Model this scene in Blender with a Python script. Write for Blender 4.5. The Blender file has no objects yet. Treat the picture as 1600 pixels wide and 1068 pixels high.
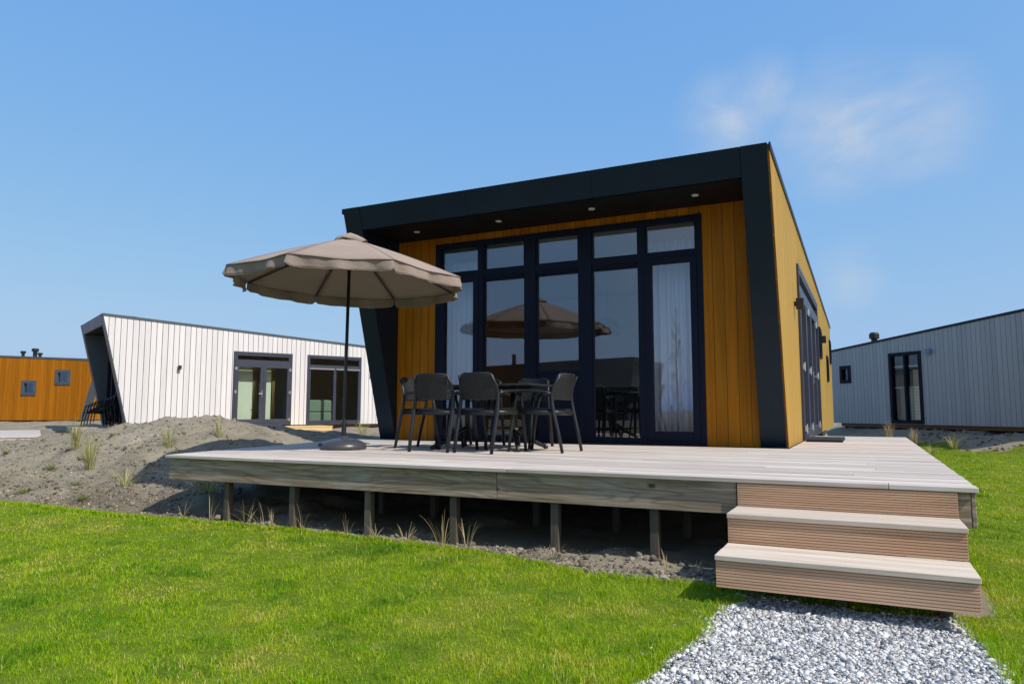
import bpy, math, random
import numpy as np
from mathutils import Vector, Matrix

random.seed(7)
rng = np.random.default_rng(11)
R = math.radians
S = bpy.context.scene
COL = S.collection

# ------------------------------------------------------------------ camera
cam = bpy.data.cameras.new('camera')
cam.sensor_width = 36.0
cam.lens = 36.0 * 1112 / 1600
cam.clip_end = 3000
cam_o = bpy.data.objects.new('camera', cam)
COL.objects.link(cam_o)
cam_o.location = (0, 0, 0.45)
cam_o.rotation_euler = (R(90 + 5.445), 0, R(26.42))
S.camera = cam_o

# ------------------------------------------------------------------ sun, sky, exposure
SUN_EL, SUN_H = R(48.5), (0.974, -0.226)
sd = Vector((SUN_H[0] * math.cos(SUN_EL), SUN_H[1] * math.cos(SUN_EL), math.sin(SUN_EL))).normalized()
sl = bpy.data.lights.new('sun', 'SUN')
sl.energy = 3.5
sl.angle = R(0.53)
sl.color = (1.0, 0.955, 0.88)
sun = bpy.data.objects.new('sun', sl)
COL.objects.link(sun)
sun.rotation_euler = sd.to_track_quat('Z', 'Y').to_euler()
sun.location = (10, -5, 20)

W = bpy.data.worlds.new('World')
S.world = W
W.use_nodes = True
wn, wl = W.node_tree.nodes, W.node_tree.links
wn.clear()
w_out = wn.new('ShaderNodeOutputWorld')
w_bg = wn.new('ShaderNodeBackground')
w_bg.inputs['Strength'].default_value = 0.15
sky = wn.new('ShaderNodeTexSky')
sky.sky_type = 'NISHITA'
sky.sun_disc = False
sky.sun_elevation = SUN_EL
sky.sun_rotation = math.atan2(SUN_H[0], SUN_H[1])
sky.altitude = 0
sky.air_density = 1.0
sky.dust_density = 2.2
sky.ozone_density = 3.0
w_tc = wn.new('ShaderNodeTexCoord')
# thin fair-weather clouds: soft patches round fixed sky directions, broken up by noise
w_n = wn.new('ShaderNodeTexNoise')
w_n.inputs['Scale'].default_value = 6.5
w_n.inputs['Detail'].default_value = 9
w_n.inputs['Roughness'].default_value = 0.56
w_n.inputs['Distortion'].default_value = 0.3
w_map = wn.new('ShaderNodeMapping')
w_map.inputs['Scale'].default_value = (1.0, 1.0, 1.7)
w_map.inputs['Location'].default_value = (0.35, 0.1, 0.62)
wl.new(w_tc.outputs['Generated'], w_map.inputs['Vector'])
wl.new(w_map.outputs['Vector'], w_n.inputs['Vector'])
acc = None
for d, r0, amp in (((-0.012, .937, .345), .085, 1.0), ((.062, .940, .333), .075, .8), ((-.145, .915, .372), .06, .85),
                   ((-.098, .912, .392), .05, .6), ((-.011, .986, .169), .045, .5), ((.9, .3, .3), .2, .8), ((-.75, -.5, .35), .22, .6),
                   ((.3, -.85, .5), .2, .7), ((-.95, .25, .3), .06, .25), ((-.2, -.9, .2), .12, .5), ((.75, .6, .2), .15, .7)):
    v = Vector(d).normalized()
    dm = wn.new('ShaderNodeVectorMath'); dm.operation = 'DISTANCE'
    dm.inputs[1].default_value = v
    wl.new(w_tc.outputs['Generated'], dm.inputs[0])
    mr = wn.new('ShaderNodeMapRange'); mr.interpolation_type = 'SMOOTHSTEP'
    mr.inputs['From Min'].default_value = r0 * 1.35
    mr.inputs['From Max'].default_value = 0.0
    mr.inputs['To Max'].default_value = amp
    wl.new(dm.outputs['Value'], mr.inputs['Value'])
    if acc is None:
        acc = mr.outputs[0]
    else:
        mx = wn.new('ShaderNodeMath'); mx.operation = 'MAXIMUM'
        wl.new(acc, mx.inputs[0]); wl.new(mr.outputs[0], mx.inputs[1]); acc = mx.outputs[0]
nr = wn.new('ShaderNodeMapRange')
nr.inputs['From Min'].default_value = 0.33
nr.inputs['From Max'].default_value = 0.68
wl.new(w_n.outputs['Fac'], nr.inputs['Value'])
mm = wn.new('ShaderNodeMath'); mm.operation = 'MULTIPLY'
wl.new(acc, mm.inputs[0]); wl.new(nr.outputs[0], mm.inputs[1])
m2 = wn.new('ShaderNodeMath'); m2.operation = 'MULTIPLY'; m2.inputs[1].default_value = 0.95
wl.new(mm.outputs[0], m2.inputs[0])
w_mix = wn.new('ShaderNodeMix'); w_mix.data_type = 'RGBA'
w_mix.inputs['B'].default_value = (3.0, 3.2, 3.5, 1)
wl.new(m2.outputs[0], w_mix.inputs['Factor'])
# hazy, even spring sky: the same grade for every direction
w_sep = wn.new('ShaderNodeSeparateColor'); w_com = wn.new('ShaderNodeCombineColor')
wl.new(sky.outputs[0], w_sep.inputs[0])
for i_, (k_, g_) in enumerate(((.80, .74), (1.50, .42), (3.48, .06))):
    pw = wn.new('ShaderNodeMath'); pw.operation = 'POWER'; pw.inputs[1].default_value = g_
    ml = wn.new('ShaderNodeMath'); ml.operation = 'MULTIPLY'; ml.inputs[1].default_value = k_
    wl.new(w_sep.outputs[i_], pw.inputs[0]); wl.new(pw.outputs[0], ml.inputs[0]); wl.new(ml.outputs[0], w_com.inputs[i_])
wl.new(w_com.outputs[0], w_mix.inputs['A'])
wl.new(w_mix.outputs['Result'], w_bg.inputs['Color'])
wl.new(w_bg.outputs[0], w_out.inputs['Surface'])

S.view_settings.view_transform = 'Standard'
S.view_settings.look = 'None'
S.view_settings.gamma = 1
S.view_settings.exposure = 0.5
S.view_settings.use_curve_mapping = False
S.render.engine = 'CYCLES'
S.cycles.max_bounces = 10
S.cycles.diffuse_bounces = 3
S.cycles.transparent_max_bounces = 24
S.render.resolution_x, S.render.resolution_y = 1024, 683

# ------------------------------------------------------------------ helpers
class MB:
    def __init__(self): self.v, self.f = [], []
    def poly(self, pts):
        b = len(self.v); self.v += [tuple(p) for p in pts]; self.f.append(tuple(range(b, b + len(pts))))
    def hexa(self, c):     # c: 8 corners, bottom ring 0-3 ccw, top ring 4-7
        b = len(self.v); self.v += [tuple(p) for p in c]
        for q in ((3, 2, 1, 0), (4, 5, 6, 7), (0, 1, 5, 4), (1, 2, 6, 5), (2, 3, 7, 6), (3, 0, 4, 7)):
            self.f.append(tuple(b + i for i in q))
        return self
    def box(self, x0, x1, y0, y1, z0, z1):
        return self.hexa([(x0, y0, z0), (x1, y0, z0), (x1, y1, z0), (x0, y1, z0), (x0, y0, z1), (x1, y0, z1), (x1, y1, z1), (x0, y1, z1)])
    def prism(self, pts, fn, a, b_):      # 2D polygon pts, fn(p, t)->xyz, extruded t=a..b
        n = len(pts); b = len(self.v)
        self.v += [tuple(fn(p, a)) for p in pts] + [tuple(fn(p, b_)) for p in pts]
        self.f.append(tuple(b + i for i in range(n))[::-1]); self.f.append(tuple(b + n + i for i in range(n)))
        for i in range(n):
            j = (i + 1) % n; self.f.append((b + i, b + j, b + n + j, b + n + i))
        return self
    def tube(self, path, rad, n=8, sq=1.0, cap=True):
        path = [Vector(p) for p in path]
        if not hasattr(rad, '__len__'): rad = [rad] * len(path)
        b0 = len(self.v); up = Vector((0, 0, 1)); prev = None
        for i, p in enumerate(path):
            t = (path[min(i + 1, len(path) - 1)] - path[max(i - 1, 0)]).normalized()
            if prev is None:
                a = t.cross(up if abs(t.z) < .95 else Vector((1, 0, 0))).normalized()
            else:
                a = (prev - t * prev.dot(t)).normalized()
            prev = a; c = t.cross(a)
            for k in range(n):
                th = 2 * math.pi * k / n
                self.v.append(tuple(p + a * math.cos(th) * rad[i] + c * math.sin(th) * rad[i] * sq))
        for i in range(len(path) - 1):
            for k in range(n):
                k2 = (k + 1) % n; o = b0 + i * n; q = o + n
                self.f.append((o + k, o + k2, q + k2, q + k))
        if cap:
            self.f.append(tuple(b0 + k for k in range(n))[::-1])
            e = b0 + (len(path) - 1) * n; self.f.append(tuple(e + k for k in range(n)))
        return self
    def lathe(self, prof, n=24, c=(0, 0, 0)):
        b0 = len(self.v)
        for r, z in prof:
            for k in range(n):
                th = 2 * math.pi * k / n; self.v.append((c[0] + r * math.cos(th), c[1] + r * math.sin(th), c[2] + z))
        for i in range(len(prof) - 1):
            for k in range(n):
                k2 = (k + 1) % n; o = b0 + i * n
                self.f.append((o + k, o + k2, o + n + k2, o + n + k))
        self.f.append(tuple(b0 + k for k in range(n))[::-1]); e = b0 + (len(prof) - 1) * n
        self.f.append(tuple(e + k for k in range(n)))
        return self
    def mesh(self, name, mat, smooth=False):
        me = bpy.data.meshes.new(name); me.from_pydata(self.v, [], self.f)
        if mat: me.materials.append(mat)
        if smooth: me.shade_smooth()
        me.update(); return me
    def build(self, name, mat, parent=None, smooth=False, bevel=0.0, auto=False):
        o = bpy.data.objects.new(name, self.mesh(name, mat, smooth)); COL.objects.link(o)
        if parent: o.parent = parent
        if bevel:
            m = o.modifiers.new('bevel', 'BEVEL'); m.width = bevel; m.segments = 2; m.limit_method = 'ANGLE'; m.angle_limit = R(35)
        return o

def tag(o, label=None, cat=None, group=None, kind=None):
    if label: o['label'] = label
    if cat: o['category'] = cat
    if group: o['group'] = group
    if kind: o['kind'] = kind
    return o
def empty(name, loc=(0, 0, 0), rz=0.0):
    o = bpy.data.objects.new(name, None); o.empty_display_size = .2; COL.objects.link(o)
    o.location = loc; o.rotation_euler = (0, 0, rz); return o
def link_copy(src, parent=None):
    c = src.copy(); COL.objects.link(c); c.parent = parent; return c
def copy_tree(src, parent=None):
    c = link_copy(src, parent)
    for ch in list(src.children): copy_tree(ch, c)
    return c
def np_mesh(name, verts, tris, mat, attr=None, smooth=False):
    me = bpy.data.meshes.new(name)
    nv, nt = len(verts), len(tris)
    me.vertices.add(nv); me.vertices.foreach_set('co', np.asarray(verts, np.float32).ravel())
    k = tris.shape[1]
    me.loops.add(nt * k); me.loops.foreach_set('vertex_index', np.asarray(tris, np.int32).ravel())
    me.polygons.add(nt); me.polygons.foreach_set('loop_start', np.arange(0, nt * k, k, dtype=np.int32))
    if smooth: me.polygons.foreach_set('use_smooth', np.ones(nt, bool))
    me.update(calc_edges=True)
    if attr:
        for an, dat in attr.items():
            a = me.attributes.new(an, 'FLOAT', 'POINT'); a.data.foreach_set('value', np.asarray(dat, np.float32))
    if mat: me.materials.append(mat)
    o = bpy.data.objects.new(name, me); COL.objects.link(o); return o

# ------------------------------------------------------------------ materials
MATS = {}
class NT:
    def __init__(self, name):
        m = bpy.data.materials.new(name); m.use_nodes = True; self.m = m
        self.n, self.l = m.node_tree.nodes, m.node_tree.links
        self.p = self.n['Principled BSDF']; self.out = self.n['Material Output']
    def node(self, t, **kw):
        o = self.n.new('ShaderNode' + t)
        for k, v in kw.items(): setattr(o, k, v)
        return o
    def link(self, a, b): self.l.new(a, b)
    def pos(self, scale=(1, 1, 1), jitter=0.0, src='Position'):
        if src == 'Object': g = self.node('TexCoord').outputs['Object']
        else: g = self.node('NewGeometry').outputs['Position']
        mp = self.node('Mapping'); mp.inputs['Scale'].default_value = scale
        self.link(g, mp.inputs['Vector'])
        if jitter:
            oi = self.node('ObjectInfo'); mu = self.node('Math', operation='MULTIPLY'); mu.inputs[1].default_value = jitter
            self.link(oi.outputs['Random'], mu.inputs[0]); self.link(mu.outputs[0], mp.inputs['Location'])
        return mp.outputs[0]
    def noise(self, vec, scale=1, detail=4, rough=.55, dist=0.0):
        t = self.node('TexNoise'); t.inputs['Scale'].default_value = scale; t.inputs['Detail'].default_value = detail
        t.inputs['Roughness'].default_value = rough; t.inputs['Distortion'].default_value = dist
        if vec is not None: self.link(vec, t.inputs['Vector'])
        return t.outputs['Fac']
    def ramp(self, fac, stops):
        r = self.node('ValToRGB'); e = r.color_ramp.elements
        while len(e) < len(stops): e.new(.5)
        for i, (p, c) in enumerate(stops):
            e[i].position = p; e[i].color = (*c, 1) if len(c) == 3 else c
        self.link(fac, r.inputs[0]); return r.outputs[0]
    def mix(self, fac, a, b, mode='MIX'):
        x = self.node('Mix', data_type='RGBA', blend_type=mode)
        for s, v in (('Factor', fac), ('A', a), ('B', b)):
            if isinstance(v, (int, float)): x.inputs[s].default_value = v
            elif isinstance(v, tuple): x.inputs[s].default_value = (*v, 1) if len(v) == 3 else v
            else: self.link(v, x.inputs[s])
        return x.outputs['Result']
    def math(self, op, a, b=None):
        x = self.node('Math', operation=op)
        for i, v in enumerate((a, b)):
            if v is None: continue
            if isinstance(v, (int, float)): x.inputs[i].default_value = v
            else: self.link(v, x.inputs[i])
        return x.outputs[0]
    def maprange(self, v, a, b, c=0.0, d=1.0, smooth=False):
        x = self.node('MapRange'); 
        if smooth: x.interpolation_type = 'SMOOTHSTEP'
        self.link(v, x.inputs['Value'])
        for k, q in (('From Min', a), ('From Max', b), ('To Min', c), ('To Max', d)): x.inputs[k].default_value = q
        return x.outputs[0]
    def bump(self, h, strength=.3, dist=.01):
        b = self.node('Bump'); b.inputs['Strength'].default_value = strength; b.inputs['Distance'].default_value = dist
        self.link(h, b.inputs['Height']); self.link(b.outputs[0], self.p.inputs['Normal'])
    def base(self, c):
        if isinstance(c, tuple): self.p.inputs['Base Color'].default_value = (*c, 1)
        else: self.link(c, self.p.inputs['Base Color'])
    def set(self, rough=.5, metal=0.0, spec=.5):
        self.p.inputs['Roughness'].default_value = rough; self.p.inputs['Metallic'].default_value = metal
        self.p.inputs['Specular IOR Level'].default_value = spec

def mat_plain(name, c, rough=.5, spec=.5, metal=0, var=.06, scale=6, bump=0.0):
    t = NT(name)
    n = t.noise(t.pos(), scale, 5)
    lo = tuple(x * (1 - var) for x in c); hi = tuple(min(1, x * (1 + var)) for x in c)
    t.base(t.ramp(n, [(.3, lo), (.7, hi)])); t.set(rough, metal, spec)
    t.link(t.maprange(n, .3, .7, rough * .85, min(1, rough * 1.15)), t.p.inputs['Roughness'])
    if bump: t.bump(t.noise(t.pos(), 120, 3), bump, .002)
    return t.m

def mat_wood(name, dark, mid, light, axis='z', grain=1.0, rough=.6, var=.25, spec=.3, knots=False, bump=.25, blotch=None):
    t = NT(name)
    st = {'z': (22, 22, .9), 'x': (.9, 22, 22), 'y': (22, .9, 22)}[axis]
    p = t.pos(st, 37.0)
    g = t.noise(p, 1.0 * grain, 6, .6, .35)
    st2 = {'z': (60, 60, 1.6), 'x': (1.6, 60, 60), 'y': (60, 1.6, 60)}[axis]
    g2 = t.noise(t.pos(st2, 11.0), 1.0 * grain, 3, .6)
    f = t.math('ADD', t.math('MULTIPLY', g, .65), t.math('MULTIPLY', g2, .35))
    c = t.ramp(f, [(.30, dark), (.50, mid), (.70, light)])
    oi = t.node('ObjectInfo')
    vv = t.maprange(oi.outputs['Random'], 0, 1, 1 - var, 1 + var)
    hs = t.node('HueSaturation'); t.link(vv, hs.inputs['Value']); t.link(c, hs.inputs['Color'])
    c = hs.outputs['Color']
    if blotch:
        b = t.noise(t.pos((1, 1, 1), 5.0), 1.7, 5, .6)
        c = t.mix(t.maprange(b, .50, .72, 0, .55), c, blotch)
    h = f
    if knots == 'pin':
        vo = t.node('TexVoronoi'); vo.inputs['Scale'].default_value = 2.6
        t.link(t.pos((1.6, 1.6, 1.0), 9.0), vo.inputs['Vector'])
        c = t.mix(t.maprange(vo.outputs['Distance'], .015, .045, .8, 0, True), c, tuple(x * .35 for x in dark))
    elif knots:
        # cathedral figure: stretched contours of a slow field, and dark knots with rings
        sk = {'z': (1.0, 1.0, .28), 'x': (.11, 1.0, 1.0), 'y': (1., .11, 1.)}[axis]
        q = t.pos(sk, 23.0)
        slow = t.noise(q, 4.0, 3, .5, .3)
        wv = t.math('SINE', t.math('MULTIPLY', slow, 110.0))
        c = t.mix(t.maprange(wv, .2, 1, 0, .42), c, dark)
        vo = t.node('TexVoronoi'); vo.feature = 'F1'; vo.inputs['Scale'].default_value = 1.9; vo.inputs['Randomness'].default_value = 1.0
        sk2 = {'z': (1.8, 1.8, 1.0), 'x': (1.0, 1.8, 1.8), 'y': (1.8, 1., 1.8)}[axis]
        t.link(t.pos(sk2, 3.0), vo.inputs['Vector'])
        kn = t.maprange(vo.outputs['Distance'], .03, .085, .9, 0, True)
        c = t.mix(kn, c, tuple(x * .45 for x in dark))
    t.base(c); t.set(rough, 0, spec)
    t.bump(h, bump, .004)
    return t.m

M = MATS
M['orange'] = mat_wood('stained_larch', (.255, .082, .002), (.335, .114, .003), (.415, .155, .006), 'z', 1, .55, .16, .12, knots='pin', bump=.04)
t = None
_p = M['orange'].node_tree.nodes['Principled BSDF']       # golden sheen added to brighten the sunlit side wall at grazing view
_p.inputs['Sheen Weight'].default_value = 1.0; _p.inputs['Sheen Roughness'].default_value = .35; _p.inputs['Sheen Tint'].default_value = (1, .77, .22, 1)
M['white'] = mat_wood('white_painted_board', (.56, .54, .535), (.63, .61, .61), (.68, .66, .66), 'z', 1, .6, .06, .3, bump=.1)
M['bluegrey'] = mat_wood('blue_grey_board', (.29, .32, .335), (.325, .355, .37), (.365, .395, .405), 'z', 1, .65, .07, .3, bump=.1)
M['black_board'] = mat_wood('black_board', (.02, .02, .02), (.026, .026, .026), (.035, .034, .033), 'z', 1, .6, .1, .3)
M['deck'] = mat_wood('weathered_deck_board', (.31, .265, .225), (.475, .423, .377), (.61, .558, .507), 'x', .8, .75, .16, .2, bump=.25, blotch=(.40, .355, .31))
M['fascia'] = mat_wood('weathered_beam', (.115, .078, .048), (.32, .24, .165), (.52, .425, .33), 'x', 2.0, .75, .10, .2, knots=True, bump=.35, blotch=(.41, .375, .335))
M['riser'] = mat_wood('ribbed_pine_board', (.36, .20, .115), (.52, .32, .195), (.64, .43, .285), 'x', 1.0, .7, .14, .25, knots='pin', bump=.2, blotch=(.45, .335, .25))
M['tread'] = mat_wood('pale_tread_board', (.37, .295, .225), (.53, .45, .365), (.65, .57, .48), 'x', 1.1, .7, .10, .25, knots='pin', bump=.3, blotch=(.42, .355, .285))
M['post'] = mat_wood('grey_post', (.065, .052, .04), (.105, .087, .068), (.15, .127, .10), 'z', 1, .8, .15, .2)
M['newpine'] = mat_wood('fresh_pine', (.50, .34, .14), (.60, .43, .20), (.68, .52, .27), 'x', 1, .6, .06, .3)
M['oldgrey'] = mat_wood('old_platform_board', (.33, .30, .26), (.43, .40, .36), (.52, .49, .45), 'x', 1, .8, .08, .2)
M['frame'] = mat_plain('anthracite_panel', (.0030, .0125, .0235), .42, .3, 0, .08, 1.2)
M['soffit'] = mat_plain('dark_soffit', (.006, .006, .007), .6, .2, 0, .1, 2)
M['winframe'] = mat_plain('anthracite_window_profile', (.0050, .0080, .0200), .5, .15, 0, .04, 4)
M['greyframe'] = mat_plain('grey_window_profile', (.040, .045, .068), .42, .4, 0, .04, 4)
M['sideframe'] = mat_plain('slate_blue_panel', (.062, .085, .105), .4, .5, 0, .05, 2)
M['steel'] = mat_plain('brushed_steel', (.62, .62, .63), .3, .5, .9, .05, 30)
M['black'] = mat_plain('black_powder_coat', (.012, .012, .014), .45, .5, 0, .1, 20)
M['resin'] = mat_plain('anthracite_resin', (.011, .0125, .0145), .42, .4, 0, .06, 40)
M['tabletop'] = mat_plain('dark_laminate_top', (.03, .032, .036), .22, .6, 0, .06, 20)
M['basegrey'] = mat_plain('grey_plastic_base', (.045, .047, .056), .38, .5, 0, .05, 10)
M['rubber'] = mat_plain('black_rubber', (.02, .02, .02), .8, .3, 0, .2, 60)
M['concrete'] = mat_plain('concrete', (.34, .33, .31), .9, .2, 0, .15, 9, .3)
M['roof'] = mat_plain('dark_roof_felt', (.03, .03, .034), .85, .2, 0, .2, 4)
M['lightdisc'] = mat_plain('frosted_lens', (.62, .62, .58), .35, .5, 0, .02, 4)
M['inwall'] = mat_plain('interior_wall', (.42, .42, .40), .8, .2, 0, .03, 3)
M['infloor'] = mat_wood('interior_floor', (.16, .11, .07), (.21, .15, .10), (.26, .19, .13), 'y', 1, .5, .1)
M['cream'] = mat_plain('cream_panel', (.70, .74, .62), .7, .3, 0, .03, 2)
M['kitchen'] = mat_plain('dark_kitchen_front', (.02, .022, .022), .4, .5, 0, .05, 2)
M['print'] = mat_plain('blue_print', (.10, .11, .22), .6, .3, 0, .35, 5)
M['sofa'] = mat_plain('sage_upholstery', (.20, .27, .22), .9, .2, 0, .1, 40, .3)
M['pale_blue'] = mat_plain('pale_blue_box', (.12, .22, .35), .5, .5, 0, .05, 8)
M['bark'] = mat_plain('sapling_bark', (.10, .085, .06), .9, .2, 0, .25, 30, .4)
M['sapleaf'] = mat_plain('sapling_leaf', (.07, .11, .03), .6, .3, 0, .3, 9)


def mat_curtain(name, c, tr=.45):
    t = NT(name)
    d = t.node('BsdfDiffuse'); d.inputs[0].default_value = (*c, 1)
    l = t.node('BsdfTranslucent'); l.inputs[0].default_value = (*c, 1)
    tp = t.node('BsdfTransparent')
    a = t.node('MixShader'); a.inputs[0].default_value = .4; t.link(d.outputs[0], a.inputs[1]); t.link(l.outputs[0], a.inputs[2])
    w = t.noise(t.pos(), 300, 2)
    b = t.node('MixShader'); t.link(t.maprange(w, .3, .7, tr * .3, tr * .5), b.inputs[0]); t.link(a.outputs[0], b.inputs[1]); t.link(tp.outputs[0], b.inputs[2])
    t.link(b.outputs[0], t.out.inputs[0]); return t.m
M['sheer'] = mat_curtain('sheer_curtain', (.88, .88, .92), .15)
M['tan_curtain'] = mat_curtain('tan_curtain', (.42, .32, .16), .0)

def mat_glass(name, tint, r0):
    t = NT(name)
    fr = t.node('LayerWeight'); fr.inputs['Blend'].default_value = .5
    f = t.maprange(t.math('POWER', fr.outputs['Facing'], 5.0), 0.0, 1.0, r0, 1.0)
    gl = t.node('BsdfGlossy'); gl.inputs['Roughness'].default_value = 0.0; gl.inputs['Color'].default_value = (.92, .95, 1, 1)
    tp = t.node('BsdfTransparent'); tp.inputs[0].default_value = (*tint, 1)
    # very slight waviness of the panes
    b = t.node('Bump'); b.inputs['Strength'].default_value = .03; b.inputs['Distance'].default_value = .01
    t.link(t.noise(t.pos(), 1.1, 1), b.inputs['Height']); t.link(b.outputs[0], gl.inputs['Normal'])
    m = t.node('MixShader'); t.link(f, m.inputs[0]); t.link(tp.outputs[0], m.inputs[1]); t.link(gl.outputs[0], m.inputs[2])
    t.link(m.outputs[0], t.out.inputs[0]); return t.m
M['glass'] = mat_glass('coated_glazing', (.93, .95, .97), .10)
M['glass_clear'] = mat_glass('clear_glazing', (.88, .92, .90), .05)

def mat_canvas():
    t = NT('taupe_canvas')
    n = t.noise(t.pos(), 2.2, 5)
    wv = t.noise(t.pos((1, 1, 1)), 420, 2)
    c = t.ramp(n, [(.3, (.37, .30, .262)), (.7, (.42, .345, .30))])
    d = t.node('BsdfDiffuse'); d.inputs['Roughness'].default_value = .4; t.link(c, d.inputs[0])
    l = t.node('BsdfTranslucent'); l.inputs[0].default_value = (.14, .075, .04, 1)
    b = t.node('Bump'); b.inputs['Strength'].default_value = .5; b.inputs['Distance'].default_value = .012
    h = t.math('ADD', t.math('MULTIPLY', wv, .05), t.math('MULTIPLY', t.noise(t.pos((1, 1, 1.6)), 5, 4, .6, 1.2), 2.0)); t.link(h, b.inputs['Height']); t.link(b.outputs[0], d.inputs['Normal'])
    m = t.node('MixShader'); m.inputs[0].default_value = .28; t.link(d.outputs[0], m.inputs[1]); t.link(l.outputs[0], m.inputs[2])
    t.link(m.outputs[0], t.out.inputs[0]); return t.m
M['canvas'] = mat_canvas()

def mat_blade(name, stops, transl=.35, patch=None):
    t = NT(name)
    a = t.node('Attribute'); a.attribute_name = 'tint'
    c = t.ramp(a.outputs['Fac'], stops)
    if patch:
        n = t.noise(t.pos((1, 1, 0)), .9, 4, .6)
        n2 = t.noise(t.pos((1, 1, 0)), 4.5, 3, .6)
        c = t.mix(t.maprange(n, .47, .68, 0, .75, True), c, patch[0], 'MULTIPLY')
        c = t.mix(t.maprange(n2, .50, .70, 0, .60, True), c, patch[1])
    d = t.node('BsdfDiffuse'); t.link(c, d.inputs[0])
    l = t.node('BsdfTranslucent'); t.link(t.mix(1.0, c, (1.25, 1.3, .5), 'MULTIPLY'), l.inputs[0])
    m = t.node('MixShader'); m.inputs[0].default_value = transl; t.link(d.outputs[0], m.inputs[1]); t.link(l.outputs[0], m.inputs[2])
    g = t.node('BsdfGlossy'); g.inputs['Roughness'].default_value = .45
    m2 = t.node('MixShader'); m2.inputs[0].default_value = .012; t.link(m.outputs[0], m2.inputs[1]); t.link(g.outputs[0], m2.inputs[2])
    t.link(m2.outputs[0], t.out.inputs[0]); return t.m
M['lawn'] = mat_blade('lawn_blades', [(0.0, (.082, .215, .004)), (.30, (.19, .365, .004)), (.55, (.325, .455, .007)), (.78, (.42, .425, .025)), (.90, (.53, .48, .12)), (1.0, (.67, .59, .28))], .35)
M['straw'] = mat_blade('dry_straw', [(0, (.30, .22, .11)), (.6, (.46, .36, .20)), (1, (.56, .47, .30))], .25)
M['marram'] = mat_blade('marram_blades', [(0, (.20, .23, .09)), (.5, (.38, .35, .15)), (1, (.58, .49, .26))], .3)
M['weed'] = mat_blade('weed_blades', [(0, (.09, .14, .02)), (.7, (.20, .24, .05)), (1, (.36, .31, .14))], .3)

def mat_ground():
    t = NT('ground_surface')
    a = t.node('Attribute'); a.attribute_name = 'soil'
    g = t.node('Attribute'); g.attribute_name = 'dark'
    p = t.pos()
    n1 = t.noise(p, .9, 6, .6); n2 = t.noise(p, 14, 6, .7); n3 = t.noise(p, 70, 4, .7)
    sand = t.ramp(n1, [(.3, (.19, .165, .12)), (.55, (.265, .235, .175)), (.75, (.33, .295, .23))])
    sand = t.mix(t.maprange(t.noise(p, 2.6, 5, .65, .4), .52, .66, 0, .55), sand, (.135, .112, .085))
    sand = t.mix(t.maprange(n2, .42, .7, 0, .6), sand, (.15, .12, .085))
    sand = t.mix(t.maprange(n3, .60, .75, 0, .7), sand, (.44, .41, .36))
    turf = t.ramp(t.noise(p, 6, 6, .7), [(.3, (.075, .105, .010)), (.55, (.125, .165, .014)), (.75, (.20, .195, .045))])
    edge = t.math('ADD', a.outputs['Fac'], t.maprange(n2, .2, .8, -.25, .25))
    c = t.mix(t.maprange(edge, .42, .58), turf, sand)
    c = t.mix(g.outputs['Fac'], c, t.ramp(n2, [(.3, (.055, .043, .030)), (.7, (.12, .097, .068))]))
    gr = t.node('Attribute'); gr.attribute_name = 'grav'; n4 = t.noise(p, 160, 3, .7)
    c = t.mix(gr.outputs['Fac'], c, t.ramp(n4, [(.3, (.13, .13, .13)), (.55, (.33, .325, .31)), (.75, (.55, .54, .51))]))
    t.base(c); t.set(.95, 0, .1)
    t.bump(t.math('ADD', n2, t.math('MULTIPLY', n3, .4)), .6, .03)
    return t.m
M['ground'] = mat_ground()

def mat_pebble():
    t = NT('pebble_stone')
    a = t.node('Attribute'); a.attribute_name = 'tint'
    c = t.ramp(a.outputs['Fac'], [(0, (.06, .065, .075)), (.22, (.22, .228, .238)), (.5, (.455, .452, .445)), (.78, (.655, .645, .625)), (.92, (.77, .75, .71)), (1, (.42, .35, .25))])
    n = t.noise(t.pos(), 150, 3); c = t.mix(t.maprange(n, .4, .7, 0, .35), c, (.3, .31, .33))
    t.base(c); t.set(.6, 0, .35); return t.m
M['pebble'] = mat_pebble()
def mat_clod():
    t = NT('soil_crumb'); a = t.node('Attribute'); a.attribute_name = 'tint'
    c = t.ramp(a.outputs['Fac'], [(0, (.07, .058, .042)), (.4, (.16, .135, .10)), (.955, (.30, .265, .205)), (.975, (.55, .53, .48)), (1, (.66, .65, .61))])
    t.base(c); t.set(.95, 0, .1); t.bump(t.noise(t.pos(), 90, 4), .5, .01); return t.m
M['clod'] = mat_clod()

# ------------------------------------------------------------------ terrain
def vnoise(x, y, seed=0):
    xi, yi = np.floor(x).astype(np.int64), np.floor(y).astype(np.int64)
    fx, fy = x - xi, y - yi; fx = fx * fx * (3 - 2 * fx); fy = fy * fy * (3 - 2 * fy)
    def h(a, b):
        n = (a * 374761393 + b * 668265263 + seed * 974711) & 0xffffffff
        n = ((n ^ (n >> 13)) * 1274126177) & 0xffffffff
        return ((n ^ (n >> 16)) & 0xffff) / 65535.0
    return (h(xi, yi) * (1 - fx) + h(xi + 1, yi) * fx) * (1 - fy) + (h(xi, yi + 1) * (1 - fx) + h(xi + 1, yi + 1) * fx) * fy - .5
def fbm(x, y, s, seed=0, oct=3):
    return sum(vnoise(x * s * 2 ** k, y * s * 2 ** k, seed + k) / 2 ** k for k in range(oct))
def sstep(a, b, x):
    t = np.clip((x - a) / (b - a), 0, 1); return t * t * (3 - 2 * t)
LZ = -0.62
EX = np.array([-60, -14, -9.04, -8.36, -7.4, -6.3, -5.4, -4.6, -3.8, -3.16, -2.56, -2.1, -1.78, -1.3, -.8, -.5])
EY = np.array([4.9, 4.9, 4.87, 4.88, 4.84, 4.86, 4.91, 4.94, 4.91, 4.85, 4.77, 4.66, 4.53, 4.50, 4.52, 4.52])
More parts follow.
